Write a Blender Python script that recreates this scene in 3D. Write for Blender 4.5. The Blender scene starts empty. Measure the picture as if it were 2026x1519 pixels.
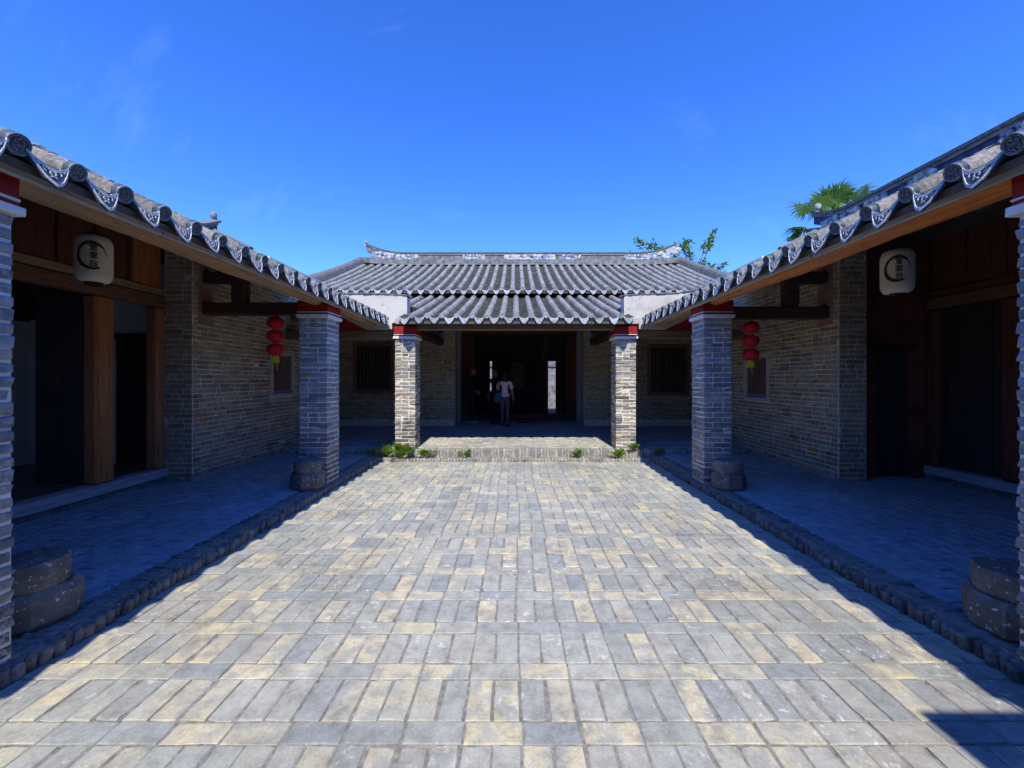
import bpy, bmesh, math, random
from mathutils import Vector, Matrix, noise

R = random.Random(7)
S = bpy.context.scene
COL = S.collection

# ---------------------------------------------------------------- camera, sky, sun, exposure
CAM_Z = 1.6
F_PX, VPX, VPY = 808.0, 1020.0, 750.0          # focal length and vanishing point on the 2026 x 1519 picture
cam = bpy.data.cameras.new('camera')
cam.sensor_width = 36.0
cam.sensor_fit = 'HORIZONTAL'
cam.lens = F_PX / 2026 * 36
cam.shift_x = -(VPX - 1013) / 2026
cam.shift_y = -(759.5 - VPY) / 2026
cam.clip_start, cam.clip_end = 0.05, 3000
cam_o = bpy.data.objects.new('camera', cam)
cam_o.location = (0, 0, CAM_Z)
cam_o.rotation_euler = (math.radians(90), 0, 0)
COL.objects.link(cam_o)
S.camera = cam_o

SUN_EL, SUN_AZ = math.radians(50.5), math.radians(1.8)      # sun stands behind the viewer, a touch to the right
world = bpy.data.worlds.new('World')
S.world = world
world.use_nodes = True
wn, wl = world.node_tree.nodes, world.node_tree.links
wn.clear()
sky = wn.new('ShaderNodeTexSky')
sky.sky_type = 'NISHITA'
sky.sun_disc = False
sky.sun_elevation = SUN_EL
sky.sun_rotation = math.pi - SUN_AZ
sky.air_density, sky.dust_density, sky.ozone_density = 1.0, 0.0, 10.0
hs = wn.new('ShaderNodeHueSaturation')
hs.inputs['Hue'].default_value = 0.517
hs.inputs['Saturation'].default_value = 1.17
hs.inputs['Value'].default_value = 1.08
bg = wn.new('ShaderNodeBackground')
bg.inputs['Strength'].default_value = 0.15
wo = wn.new('ShaderNodeOutputWorld')
wl.new(sky.outputs[0], hs.inputs['Color'])
# thin wisps of cirrus, spread over the whole dome
wtc = wn.new('ShaderNodeTexCoord')
wmp = wn.new('ShaderNodeMapping')
wmp.inputs['Rotation'].default_value = (0.3, 0.5, 0.9)
wmp.inputs['Scale'].default_value = (1.2, 9.0, 3.0)
wmp.inputs['Location'].default_value = (5.48, 2.84, 0)
wnz = wn.new('ShaderNodeTexNoise')
wnz.inputs['Scale'].default_value = 1.6
wnz.inputs['Detail'].default_value = 7
wnz.inputs['Roughness'].default_value = 0.6
wrp = wn.new('ShaderNodeValToRGB')
wrp.color_ramp.elements[0].position, wrp.color_ramp.elements[0].color = 0.60, (0, 0, 0, 1)
wrp.color_ramp.elements[1].position, wrp.color_ramp.elements[1].color = 0.9, (0.05, 0.05, 0.05, 1)
wmx = wn.new('ShaderNodeMixRGB')
wmx.inputs[2].default_value = (7.0, 8.0, 9.5, 1)
wl.new(wtc.outputs['Generated'], wmp.inputs[0])
wl.new(wmp.outputs[0], wnz.inputs['Vector'])
wl.new(wnz.outputs[0], wrp.inputs[0])
wl.new(wrp.outputs[0], wmx.inputs[0])
wl.new(hs.outputs[0], wmx.inputs[1])
wl.new(wmx.outputs[0], bg.inputs[0])
wl.new(bg.outputs[0], wo.inputs[0])

sun = bpy.data.lights.new('sun', 'SUN')
sun.energy = 2.75
sun.angle = math.radians(0.53)
sun.color = (1.0, 0.945, 0.83)
sun_o = bpy.data.objects.new('sun', sun)
sdir = Vector((-math.sin(SUN_AZ) * math.cos(SUN_EL), math.cos(SUN_AZ) * math.cos(SUN_EL), -math.sin(SUN_EL)))
sun_o.rotation_euler = sdir.to_track_quat('-Z', 'Y').to_euler()
sun_o.location = (0, -10, 15)
COL.objects.link(sun_o)

S.view_settings.view_transform = 'Standard'
S.view_settings.look = 'None'
S.view_settings.exposure = 1.05
S.view_settings.gamma = 1.0
S.view_settings.use_curve_mapping = False


def px(x, y, d):
    """the point at depth d that the picture shows at pixel x, y"""
    return Vector(((x - VPX) / F_PX * d, d, CAM_Z + (VPY - y) / F_PX * d))


# ---------------------------------------------------------------- object helpers
PM = {}


def link(o, parent=None, mw=None):
    COL.objects.link(o)
    mw = mw or Matrix.Identity(4)
    o.matrix_basis = mw
    if parent is not None:
        o.parent = parent
        o.matrix_parent_inverse = PM[parent.name].inverted()
    PM[o.name] = mw
    return o


def tag(o, label=None, cat=None, group=None, kind=None):
    if label:
        o['label'] = label
    if cat:
        o['category'] = cat
    if group:
        o['group'] = group
    if kind:
        o['kind'] = kind
    return o


def thing(name, loc, label, cat, group=None):
    o = bpy.data.objects.new(name, None)
    o.empty_display_size = 0.1
    link(o, None, Matrix.Translation(Vector(loc)))
    return tag(o, label, cat, group)


def inst(name, mesh, parent, mw):
    return link(bpy.data.objects.new(name, mesh), parent, mw)


class MB:
    def __init__(self):
        self.v, self.f, self.r, self.m = [], [], [], []

    def add(self, vs, fs, rnd=0.0, mat=0, M=None):
        b = len(self.v)
        if M is not None:
            vs = [M @ Vector(p) for p in vs]
        self.v.extend([tuple(p) for p in vs])
        for f in fs:
            self.f.append([i + b for i in f])
            self.r.append(rnd)
            self.m.append(mat)
        return self

    def box(self, x0, x1, y0, y1, z0, z1, rnd=0.0, mat=0, M=None):
        vs = [(x0, y0, z0), (x1, y0, z0), (x1, y1, z0), (x0, y1, z0), (x0, y0, z1), (x1, y0, z1), (x1, y1, z1), (x0, y1, z1)]
        return self.add(vs, BOXF, rnd, mat, M)

    def cbox(self, x0, x1, y0, y1, z0, z1, b=0.006, jit=0.0, rnd=0.0, mat=0, M=None):
        vs, fs = chbox(abs(x1 - x0), abs(y1 - y0), abs(z1 - z0), b, jit)
        T = Matrix.Translation(((x0 + x1) / 2, (y0 + y1) / 2, (z0 + z1) / 2))
        return self.add(vs, fs, rnd, mat, (M @ T) if M is not None else T)

    def tube(self, pts, rads, seg=10, caps=True, rnd=0.0, mat=0):
        pts = [Vector(p) for p in pts]
        if not hasattr(rads, '__len__'):
            rads = [rads] * len(pts)
        vs, fs = [], []
        prev = None
        for i, p in enumerate(pts):
            d = (pts[min(i + 1, len(pts) - 1)] - pts[max(i - 1, 0)]).normalized()
            if prev is None:
                a = Vector((0, 0, 1)) if abs(d.z) < 0.9 else Vector((1, 0, 0))
                n = d.cross(a).normalized()
            else:
                n = (prev - d * prev.dot(d)).normalized()
            prev = n
            b = d.cross(n)
            for k in range(seg):
                t = 2 * math.pi * k / seg
                vs.append(p + (n * math.cos(t) + b * math.sin(t)) * rads[i])
        for i in range(len(pts) - 1):
            for k in range(seg):
                k2 = (k + 1) % seg
                fs.append((i * seg + k, i * seg + k2, (i + 1) * seg + k2, (i + 1) * seg + k))
        if caps:
            fs.append(tuple(range(seg - 1, -1, -1)))
            fs.append(tuple((len(pts) - 1) * seg + k for k in range(seg)))
        return self.add(vs, fs, rnd, mat)

    def lathe(self, prof, seg=24, M=None, rnd=0.0, mat=0, fn=None):
        vs, fs = [], []
        for (r, z) in prof:
            for k in range(seg):
                t = 2 * math.pi * k / seg
                rr = r * (fn(t, z) if fn else 1.0)
                vs.append((rr * math.cos(t), rr * math.sin(t), z))
        for i in range(len(prof) - 1):
            for k in range(seg):
                k2 = (k + 1) % seg
                fs.append((i * seg + k, i * seg + k2, (i + 1) * seg + k2, (i + 1) * seg + k))
        fs.append(tuple(range(seg - 1, -1, -1)))
        fs.append(tuple((len(prof) - 1) * seg + k for k in range(seg)))
        return self.add(vs, fs, rnd, mat, M)

    def prism(self, poly, depth, M=None, rnd=0.0, mat=0):
        """polygon in local x, z; extruded along local y from 0 to depth"""
        n = len(poly)
        vs = [(p[0], 0, p[1]) for p in poly] + [(p[0], depth, p[1]) for p in poly]
        fs = [tuple(range(n)), tuple(range(2 * n - 1, n - 1, -1))]
        for i in range(n):
            j = (i + 1) % n
            fs.append((j, i, n + i, n + j))
        return self.add(vs, fs, rnd, mat, M)

    def mesh(self, name, mats, smooth=False):
        me = bpy.data.meshes.new(name)
        me.from_pydata(self.v, [], self.f)
        mats = mats if isinstance(mats, (list, tuple)) else [mats]
        for m in mats:
            me.materials.append(m)
        if len(mats) > 1:
            me.polygons.foreach_set('material_index', self.m)
        a = me.attributes.new('rnd', 'FLOAT', 'FACE')
        a.data.foreach_set('value', self.r)
        if smooth:
            me.polygons.foreach_set('use_smooth', [True] * len(me.polygons))
        bm = bmesh.new()
        bm.from_mesh(me)
        bmesh.ops.recalc_face_normals(bm, faces=bm.faces)
        bm.to_mesh(me)
        bm.free()
        if smooth:
            try:
                me.set_sharp_from_angle(angle=math.radians(40))
            except Exception:
                pass
        return me

    def build(self, name, mats, parent=None, smooth=False):
        return link(bpy.data.objects.new(name, self.mesh(name, mats, smooth)), parent)


BOXF = [(0, 3, 2, 1), (4, 5, 6, 7), (0, 1, 5, 4), (1, 2, 6, 5), (2, 3, 7, 6), (3, 0, 4, 7)]


def chbox(l, w, h, b, jit=0.0):
    """a box with chamfered edges and slightly uneven corners, centred on the origin: 24 vertices, 44 triangles"""
    b = min(b, l * .3, w * .3, h * .3)
    vs, idx = [], {}
    for sx in (-1, 1):
        for sy in (-1, 1):
            for sz in (-1, 1):
                j = Vector((R.uniform(-jit, jit), R.uniform(-jit, jit), R.uniform(-jit, jit)))
                X, Y, Z = sx * l / 2, sy * w / 2, sz * h / 2
                for ax, p in (('x', (X, Y - sy * b, Z - sz * b)), ('y', (X - sx * b, Y, Z - sz * b)), ('z', (X - sx * b, Y - sy * b, Z))):
                    idx[(sx, sy, sz, ax)] = len(vs)
                    vs.append(Vector(p) + j)
    fs = []
    for s in (-1, 1):
        fs.append([idx[(s, -1, -1, 'x')], idx[(s, 1, -1, 'x')], idx[(s, 1, 1, 'x')], idx[(s, -1, 1, 'x')]])
        fs.append([idx[(-1, s, -1, 'y')], idx[(1, s, -1, 'y')], idx[(1, s, 1, 'y')], idx[(-1, s, 1, 'y')]])
        fs.append([idx[(-1, -1, s, 'z')], idx[(1, -1, s, 'z')], idx[(1, 1, s, 'z')], idx[(-1, 1, s, 'z')]])
    for a in (-1, 1):
        for c in (-1, 1):
            fs.append([idx[(a, c, -1, 'x')], idx[(a, c, 1, 'x')], idx[(a, c, 1, 'y')], idx[(a, c, -1, 'y')]])
            fs.append([idx[(a, -1, c, 'x')], idx[(a, 1, c, 'x')], idx[(a, 1, c, 'z')], idx[(a, -1, c, 'z')]])
            fs.append([idx[(-1, a, c, 'y')], idx[(1, a, c, 'y')], idx[(1, a, c, 'z')], idx[(-1, a, c, 'z')]])
            for e in (-1, 1):
                fs.append([idx[(a, c, e, 'x')], idx[(a, c, e, 'y')], idx[(a, c, e, 'z')]])
    out = []
    for f in fs:
        n = (vs[f[1]] - vs[f[0]]).cross(vs[f[2]] - vs[f[0]])
        ctr = sum((vs[i] for i in f), Vector()) / len(f)
        out.append(f if n.dot(ctr) > 0 else f[::-1])
    return vs, out


def worn_slab(l, w, h, b, jit):
    """a paving brick with a wavering outline, chipped corners and worn top edge: 48 triangles"""
    out = []
    for (x0, y0, x1, y1, n) in ((-1, -1, 1, -1, 3 if l >= w else 2), (1, -1, 1, 1, 3 if w > l else 2), (1, 1, -1, 1, 3 if l >= w else 2), (-1, 1, -1, -1, 3 if w > l else 2)):
        for k in range(n):
            t = k / n + (R.uniform(-.08, .08) if k else 0)
            x, y = (x0 + (x1 - x0) * t) * l / 2, (y0 + (y1 - y0) * t) * w / 2
            c = R.uniform(.0, jit) if k else (R.uniform(.001, .004) if R.random() > .3 else R.uniform(.005, .014))
            d = Vector((x / l if k == 0 or abs(x) > l * .49 else 0, y / w if k == 0 or abs(y) > w * .49 else 0, 0))
            d = d.normalized() if d.length else d
            out.append(Vector((x, y, 0)) - d * c)
    n = len(out)
    top = []
    for p in out:
        bb = b * R.uniform(.5, 1.6)
        d = Vector((1 if p.x > l * .46 else -1 if p.x < -l * .46 else 0, 1 if p.y > w * .46 else -1 if p.y < -w * .46 else 0, 0))
        top.append(Vector((p.x - d.x * bb, p.y - d.y * bb, h / 2)))
    vs = top + [Vector((p.x, p.y, h / 2 - b * 1.1)) for p in out] + [Vector((p.x, p.y, -h / 2)) for p in out]
    fs = [list(range(n))]
    for r in (0, 1):
        for k in range(n):
            j = (k + 1) % n
            fs.append([r * n + k, (r + 1) * n + k, (r + 1) * n + j, r * n + j])
    return vs, fs


# ---------------------------------------------------------------- materials
def hexlin(r, g, b):
    f = lambda c: (c / 255 / 12.92) if c / 255 <= .04045 else ((c / 255 + .055) / 1.055) ** 2.4
    return (f(r), f(g), f(b), 1)


class Mat:
    def __init__(self, name, rough=0.85, spec=0.3):
        self.m = bpy.data.materials.new(name)
        self.m.use_nodes = True
        self.t = self.m.node_tree
        self.n, self.l = self.t.nodes, self.t.links
        self.b = self.n['Principled BSDF']
        self.b.inputs['Roughness'].default_value = rough
        self.b.inputs['Specular IOR Level'].default_value = spec
        self._pos = None

    def pos(self, scale=(1, 1, 1)):
        if self._pos is None:
            self._pos = self.n.new('ShaderNodeNewGeometry')
        mp = self.n.new('ShaderNodeMapping')
        mp.inputs['Scale'].default_value = scale
        self.l.new(self._pos.outputs['Position'], mp.inputs[0])
        return mp.outputs[0]

    def noise(self, scale, detail=4, rough=.55, stretch=(1, 1, 1), dist=0):
        z = self.n.new('ShaderNodeTexNoise')
        z.inputs['Scale'].default_value = scale
        z.inputs['Detail'].default_value = detail
        z.inputs['Roughness'].default_value = rough
        z.inputs['Distortion'].default_value = dist
        self.l.new(self.pos(stretch), z.inputs['Vector'])
        return z.outputs[0]

    def ramp(self, fac, stops, interp='LINEAR'):
        r = self.n.new('ShaderNodeValToRGB')
        r.color_ramp.interpolation = interp
        e = r.color_ramp.elements
        while len(e) < len(stops):
            e.new(0.5)
        for i, (p, c) in enumerate(stops):
            e[i].position = p
            e[i].color = c if len(c) == 4 else (*c, 1)
        self.l.new(fac, r.inputs[0])
        return r.outputs[0]

    def mix(self, fac, a, b, mode='MIX'):
        x = self.n.new('ShaderNodeMixRGB')
        x.blend_type = mode
        for s, v in ((0, fac), (1, a), (2, b)):
            if isinstance(v, (int, float)):
                x.inputs[s].default_value = v
            elif isinstance(v, tuple):
                x.inputs[s].default_value = v if len(v) == 4 else (*v, 1)
            else:
                self.l.new(v, x.inputs[s])
        return x.outputs[0]

    def math(self, op, a, b=0.0):
        x = self.n.new('ShaderNodeMath')
        x.operation = op
        for s, v in ((0, a), (1, b)):
            if isinstance(v, (int, float)):
                x.inputs[s].default_value = v
            else:
                self.l.new(v, x.inputs[s])
        return x.outputs[0]

    def rnd(self):
        """one number per piece: the object's own, plus the face attribute of joined pieces"""
        o = self.n.new('ShaderNodeObjectInfo')
        a = self.n.new('ShaderNodeAttribute')
        a.attribute_name = 'rnd'
        return self.math('FRACT', self.math('ADD', o.outputs['Random'], a.outputs['Fac']))

    def zval(self):
        x = self.n.new('ShaderNodeSeparateXYZ')
        if self._pos is None:
            self.pos()
        self.l.new(self._pos.outputs['Position'], x.inputs[0])
        return x.outputs[2]

    def color(self, c):
        if isinstance(c, tuple):
            self.b.inputs['Base Color'].default_value = c if len(c) == 4 else (*c, 1)
        else:
            self.l.new(c, self.b.inputs['Base Color'])

    def bump(self, h, strength=.4, dist=.01):
        b = self.n.new('ShaderNodeBump')
        b.inputs['Strength'].default_value = strength
        b.inputs['Distance'].default_value = dist
        self.l.new(h, b.inputs['Height'])
        self.l.new(b.outputs[0], self.b.inputs['Normal'])


def simple(name, c, rough=.8, var=.25, scale=6, spec=.3, bump=0.0):
    m = Mat(name, rough, spec)
    n = m.noise(scale, 5)
    d = tuple(x * (1 - var) for x in c[:3])
    u = tuple(min(1, x * (1 + var)) for x in c[:3])
    m.color(m.ramp(n, [(.3, d), (.7, u)]))
    if bump:
        m.bump(m.noise(scale * 6, 4), bump)
    return m.m


def wood(name, c, axis='Y', var=.45, rough=.75, streak=1.0, grey=0.0):
    m = Mat(name, rough, .25)
    st = {'X': (.6, 9, 9), 'Y': (9, .6, 9), 'Z': (9, 9, .6)}[axis]
    n = m.noise(3.0 * streak, 6, .65, st, .6)
    n2 = m.noise(1.3, 3)
    d = tuple(x * (1 - var) for x in c)
    u = tuple(x * (1 + var) for x in c)
    col = m.ramp(n, [(.28, d), (.5, c), (.75, u)])
    g = tuple(.5 * (sum(c) / 3 + x) * 1.15 for x in c)
    col = m.mix(m.ramp(n2, [(.4, (0, 0, 0)), (.66, (.35, .35, .35))]), col, g)
    crack = m.ramp(m.noise(5 * streak, 2, .5, tuple(s * 1.8 for s in st)), [(.30, (0.25,) * 3), (.36, (1, 1, 1))])
    col = m.mix(.8, col, crack, 'MULTIPLY')
    m.color(col)
    m.bump(n, .35, .006)
    return m.m


def brickmat(name, stops, white=0.0, dark=0.0, rough=.9, bump=.5, base_dark=None):
    m = Mat(name, rough, .2)
    col = m.ramp(m.rnd(), stops, 'CONSTANT')
    mot = m.ramp(m.noise(14, 6, .65), [(.3, (.62,) * 3), (.55, (1,) * 3), (.75, (1.22,) * 3)])
    col = m.mix(1.0, col, mot, 'MULTIPLY')
    if dark:
        k = m.ramp(m.noise(2.2, 5, .7), [(.52, (0, 0, 0)), (.66, (dark,) * 3)])
        col = m.mix(k, col, (.035, .034, .03))
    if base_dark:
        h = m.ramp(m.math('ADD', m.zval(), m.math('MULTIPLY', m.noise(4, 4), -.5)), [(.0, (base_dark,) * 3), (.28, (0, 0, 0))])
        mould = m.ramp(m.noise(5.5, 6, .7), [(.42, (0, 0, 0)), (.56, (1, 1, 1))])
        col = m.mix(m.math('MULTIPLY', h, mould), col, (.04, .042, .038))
    if white:
        k = m.math('MULTIPLY', m.ramp(m.noise(1.6, 4, .6), [(.5, (0, 0, 0)), (.66, (1, 1, 1))]), m.ramp(m.noise(30, 4, .7), [(.45, (0, 0, 0)), (.6, (white,) * 3)]))
        col = m.mix(k, col, (.55, .54, .51))
    m.color(col)
    m.bump(m.noise(45, 6, .7), bump, .006)
    return m.m


WALL_STOPS = [(0, (.19, .185, .17)), (.18, (.235, .22, .19)), (.34, (.16, .16, .16)), (.5, (.21, .20, .18)), (.66, (.25, .225, .18)), (.80, (.14, .135, .13)), (.90, (.24, .20, .145)), (.955, (.26, .145, .075)), (.975, (.20, .13, .10))]
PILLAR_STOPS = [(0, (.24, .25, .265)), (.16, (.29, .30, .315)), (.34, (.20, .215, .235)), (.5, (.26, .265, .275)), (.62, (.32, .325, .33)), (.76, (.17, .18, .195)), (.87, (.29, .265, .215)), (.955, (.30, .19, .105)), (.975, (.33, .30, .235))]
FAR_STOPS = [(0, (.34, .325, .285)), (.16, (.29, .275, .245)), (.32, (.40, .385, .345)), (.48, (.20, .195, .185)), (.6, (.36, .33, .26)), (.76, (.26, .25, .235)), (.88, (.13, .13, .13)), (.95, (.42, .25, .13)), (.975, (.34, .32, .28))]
m_wallbrick = brickmat('wall_brick', [(p, (c[0] * 1.80, c[1] * 1.56, c[2] * 1.14)) for p, c in WALL_STOPS], white=.4, dark=.3)
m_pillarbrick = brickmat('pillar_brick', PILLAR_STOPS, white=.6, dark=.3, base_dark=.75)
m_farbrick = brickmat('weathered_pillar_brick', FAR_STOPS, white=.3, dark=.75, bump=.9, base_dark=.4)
m_hallbrick = brickmat('hall_brick', [(p, (c[0] * 1.92, c[1] * 1.66, c[2] * 1.22)) for p, c in WALL_STOPS], white=.15, dark=.25)
m_mortar = simple('lime_mortar', (.64, .59, .50), .95, .25, 9, bump=.4)
m_mortar_white = simple('white_lime_mortar', (.62, .61, .58), .95, .18, 9, bump=.4)
m_mortar_dull = simple('dull_mortar', (.30, .285, .25), .95, .3, 9, bump=.4)
m_soil = simple('sand_joint', (.25, .24, .215), 1.0, .4, 30, bump=.6)


def pavingmat(name, cream, lo=1.0, tint=(1.05, 1.035, .95)):
    m = Mat(name, .82, .35)
    r = m.rnd()
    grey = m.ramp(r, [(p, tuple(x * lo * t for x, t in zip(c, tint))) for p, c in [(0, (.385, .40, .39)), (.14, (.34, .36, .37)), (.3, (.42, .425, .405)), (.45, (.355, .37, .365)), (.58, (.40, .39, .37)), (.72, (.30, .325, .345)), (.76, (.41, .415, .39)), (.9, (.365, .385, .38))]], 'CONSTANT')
    if cream:
        isc = m.ramp(m.math('FRACT', m.math('MULTIPLY', r, 7.31)), [(0, (0, 0, 0)), (1 - cream, (.55,) * 3), (1 - cream * .55, (1.0,) * 3)], 'CONSTANT')
        patch = m.ramp(m.noise(8.5, 4, .55), [(.40, (0, 0, 0)), (.56, (1, 1, 1))])
        f = m.math('MULTIPLY', isc, m.math('MAXIMUM', patch, .15))
        grey = m.mix(f, grey, tuple(x * lo for x in (.62, .555, .385)))
    mot = m.ramp(m.noise(9, 8, .7), [(.28, (.62,) * 3), (.5, (.98,) * 3), (.72, (1.22,) * 3)])
    col = m.mix(1.0, grey, mot, 'MULTIPLY')
    fine = m.ramp(m.noise(70, 5, .75), [(.3, (.80,) * 3), (.6, (1.06,) * 3)])
    col = m.mix(.9, col, fine, 'MULTIPLY')
    # lime splashes and dark mould
    sp = m.math('MULTIPLY', m.ramp(m.noise(2.3, 3), [(.50, (0, 0, 0)), (.62, (1, 1, 1))]), m.ramp(m.noise(21, 5, .65), [(.57, (0, 0, 0)), (.63, (.8,) * 3)]))
    col = m.mix(sp, col, (.70, .69, .66))
    mo = m.math('MULTIPLY', m.ramp(m.noise(.75, 4), [(.55, (0, 0, 0)), (.68, (1, 1, 1))]), m.ramp(m.noise(26, 5, .7), [(.42, (0, 0, 0)), (.6, (.7,) * 3)]))
    col = m.mix(mo, col, (.12, .12, .115))
    big = m.ramp(m.noise(.55, 5, .6, (1, 1, 1), .6), [(.32, (.76, .75, .73)), (.5, (.96,) * 3), (.68, (1.08, 1.07, 1.04))])
    col = m.mix(1.0, col, big, 'MULTIPLY')
    grit = m.math('MULTIPLY', m.ramp(m.noise(1.7, 4, .6), [(.46, (0, 0, 0)), (.64, (1, 1, 1))]), m.ramp(m.noise(11, 6, .72, (1, 1, 1), 1.2), [(.46, (0, 0, 0)), (.64, (.55,) * 3)]))
    col = m.mix(grit, col, (.22, .215, .20))
    m.color(col)
    m.bump(m.noise(38, 8, .72), .5, .005)
    return m.m


m_paving = pavingmat('courtyard_paving_brick', .40, .95)
m_shade_paving = pavingmat('shade_blue_paving_brick', 0.0, 1.0, (.78, .95, 1.16))  # blue of the skylit shade is mixed into the grey brick colour
m_kerb = brickmat('kerb_brick', [(0, (.18, .185, .18)), (.3, (.23, .23, .22)), (.55, (.14, .145, .145)), (.8, (.20, .19, .175))], white=.2, dark=.6, bump=1.0)
m_step = brickmat('step_brick', [(0, (.34, .33, .29)), (.3, (.40, .38, .33)), (.55, (.27, .265, .24)), (.8, (.36, .34, .29))], white=.2, dark=.55, bump=1.0)
m_plaster = None
_p = Mat('pale_plaster', .95, .2)
_c = _p.ramp(_p.noise(2.2, 6, .65), [(.3, (.40, .365, .30)), (.5, (.53, .495, .43)), (.7, (.60, .57, .51))])
_p.color(_p.mix(_p.ramp(_p.noise(5, 6, .7), [(.56, (0, 0, 0)), (.70, (.75,) * 3)]), _c, (.17, .155, .13)))
_p.bump(_p.noise(25, 5, .7), .4, .008)
m_plaster = _p.m
m_plaster_in = simple('interior_plaster', (.80, .79, .76), .95, .12, 2, bump=.2)
m_plaster_old = simple('old_plaster', (.36, .33, .28), .95, .25, 5, bump=.4)
m_plaster_pink = simple('pink_plaster', (.30, .16, .14), .95, .3, 5, bump=.3)
m_red = simple('red_paint', (.30, .012, .010), .6, .3, 5)
m_redwall = simple('dull_red_wall', (.16, .05, .038), .95, .35, 3, bump=.3)
m_whitepaint = simple('white_moulding_paint', (.74, .73, .72), .7, .1, 8)
m_greyboard = wood('weathered_board', (.38, .395, .42), 'Y', .35)
m_greyboard_x = wood('weathered_board_across', (.42, .38, .345), 'X', .3)
m_log = wood('pale_log', (.31, .19, .105), 'Y', .5)
m_log_orange = wood('orange_log', (.50, .165, .04), 'Y', .5)
m_beam = wood('dark_red_beam', (.10, .045, .036), 'X', .4)
m_beam_y = wood('dark_beam', (.06, .036, .028), 'Y', .4)
m_rough_beam = wood('rough_brown_beam', (.20, .13, .08), 'X', .55)
m_post = wood('orange_post', (.42, .155, .048), 'Z', .45)
m_panel = wood('dark_panel', (.13, .042, .024), 'Z', .45)
m_panel_orange = wood('orange_panel', (.40, .12, .03), 'Z', .4)
m_lintel = wood('brown_lintel', (.19, .085, .045), 'Y', .45)
m_sill = wood('grey_sill', (.36, .38, .42), 'Y', .3)
m_dark = wood('black_wood', (.045, .036, .036), 'Z', .4)
m_winframe = wood('window_frame_wood', (.23, .135, .095), 'Z', .4)
m_winstone = simple('painted_window_surround', (.46, .40, .35), .9, .2, 8, bump=.3)
m_bluepaint = simple('blue_paint', (.05, .09, .34), .7, .35, 12)
m_bar = wood('greyed_bar', (.11, .10, .10), 'Z', .35)
m_soffit = wood('soffit_board', (.11, .075, .05), 'X', .4)
m_ground = simple('earth', (.20, .17, .12), 1, .3, .5)


def tilemat(name, c, lichen=.5):
    m = Mat(name, .92, .2)
    r = m.rnd()
    v = m.ramp(r, [(0, tuple(x * .8 for x in c)), (.5, c), (1, tuple(x * 1.2 for x in c))])
    sp = m.ramp(m.noise(36, 6, .75), [(.33, (.45,) * 3), (.5, (.95,) * 3), (.68, (1.75,) * 3)])
    col = m.mix(1.0, v, sp, 'MULTIPLY')
    li = m.ramp(m.noise(3.2, 5, .65), [(.5, (0, 0, 0)), (.72, (lichen,) * 3)])
    col = m.mix(li, col, (.36, .35, .31))
    bl = m.ramp(m.noise(4.1, 5, .65, (1, 1, 1), .5), [(.54, (0, 0, 0)), (.7, (.65,) * 3)])
    col = m.mix(bl, col, (.055, .057, .055))
    m.color(col)
    m.bump(m.noise(60, 5, .7), .7, .006)
    return m.m


m_cover = tilemat('cover_tile', (.25, .255, .25), .5)
m_cover_side = tilemat('eave_cover_tile', (.20, .19, .17), .35)
m_pan = tilemat('pan_tile', (.06, .06, .055), .2)
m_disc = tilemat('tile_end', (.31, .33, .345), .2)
m_disc_dark = simple('dark_tile_end', (.055, .075, .095), .5, .4, 20, .5)
m_relief_dark = simple('worn_relief', (.19, .205, .22), .8, .5, 30, bump=.3)
m_relief = simple('limewashed_relief', (.50, .515, .53), .8, .35, 30, bump=.3)
m_verge = tilemat('verge_tile', (.15, .155, .16), .25)
m_ridge = simple('ridge_mortar', (.17, .17, .17), .95, .5, 7, bump=.4)
m_orn_white = simple('white_stucco', (.44, .43, .41), .9, .35, 16)
m_orn_blue = simple('blue_stucco', (.20, .25, .36), .9, .3, 12)
m_orn_darkblue = simple('dark_blue_stucco', (.035, .05, .14), .8, .5, 12)


def stonemat():
    m = Mat('grey_granite', .85, .3)
    c = m.ramp(m.noise(5, 7, .7), [(.3, (.07, .067, .06)), (.5, (.14, .132, .12)), (.7, (.23, .215, .195))])
    sp = m.ramp(m.noise(30, 4, .6), [(.61, (0, 0, 0)), (.66, (.85,) * 3)])
    m.color(m.mix(sp, c, (.62, .60, .56)))
    m.bump(m.noise(18, 8, .7), .8, .012)
    return m.m


m_stone = stonemat()
m_paper = Mat('lantern_paper', .9, .1)
m_paper.color(m_paper.ramp(m_paper.noise(4, 3), [(.3, (.66, .58, .44)), (.7, (.76, .69, .55))]))
m_paper = m_paper.m
m_ink = simple('black_ink', (.03, .032, .03), .9, .5, 60)
m_black = simple('black_lacquer', (.015, .014, .013), .5, .3, 10)
m_redsilk = simple('red_silk', (.62, .012, .02), .55, .12, 20)
m_gold = simple('gold_trim', (.62, .36, .05), .45, .2, 20)
m_yellow = simple('yellow_tassel', (.62, .55, .04), .8, .2, 40)


def leafmat(name, c, c2):
    m = Mat(name, .55, .35)
    m.color(m.ramp(m.rnd(), [(0, c), (.5, tuple((a + b) / 2 for a, b in zip(c, c2))), (1, c2)]))
    tr = m.n.new('ShaderNodeBsdfTranslucent')
    tr.inputs[0].default_value = (*[min(1, x * 1.3) for x in c2], 1)
    ms = m.n.new('ShaderNodeMixShader')
    ms.inputs[0].default_value = .3
    out = m.n['Material Output']
    m.l.new(m.b.outputs[0], ms.inputs[1])
    m.l.new(tr.outputs[0], ms.inputs[2])
    m.l.new(ms.outputs[0], out.inputs[0])
    return m.m


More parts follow.
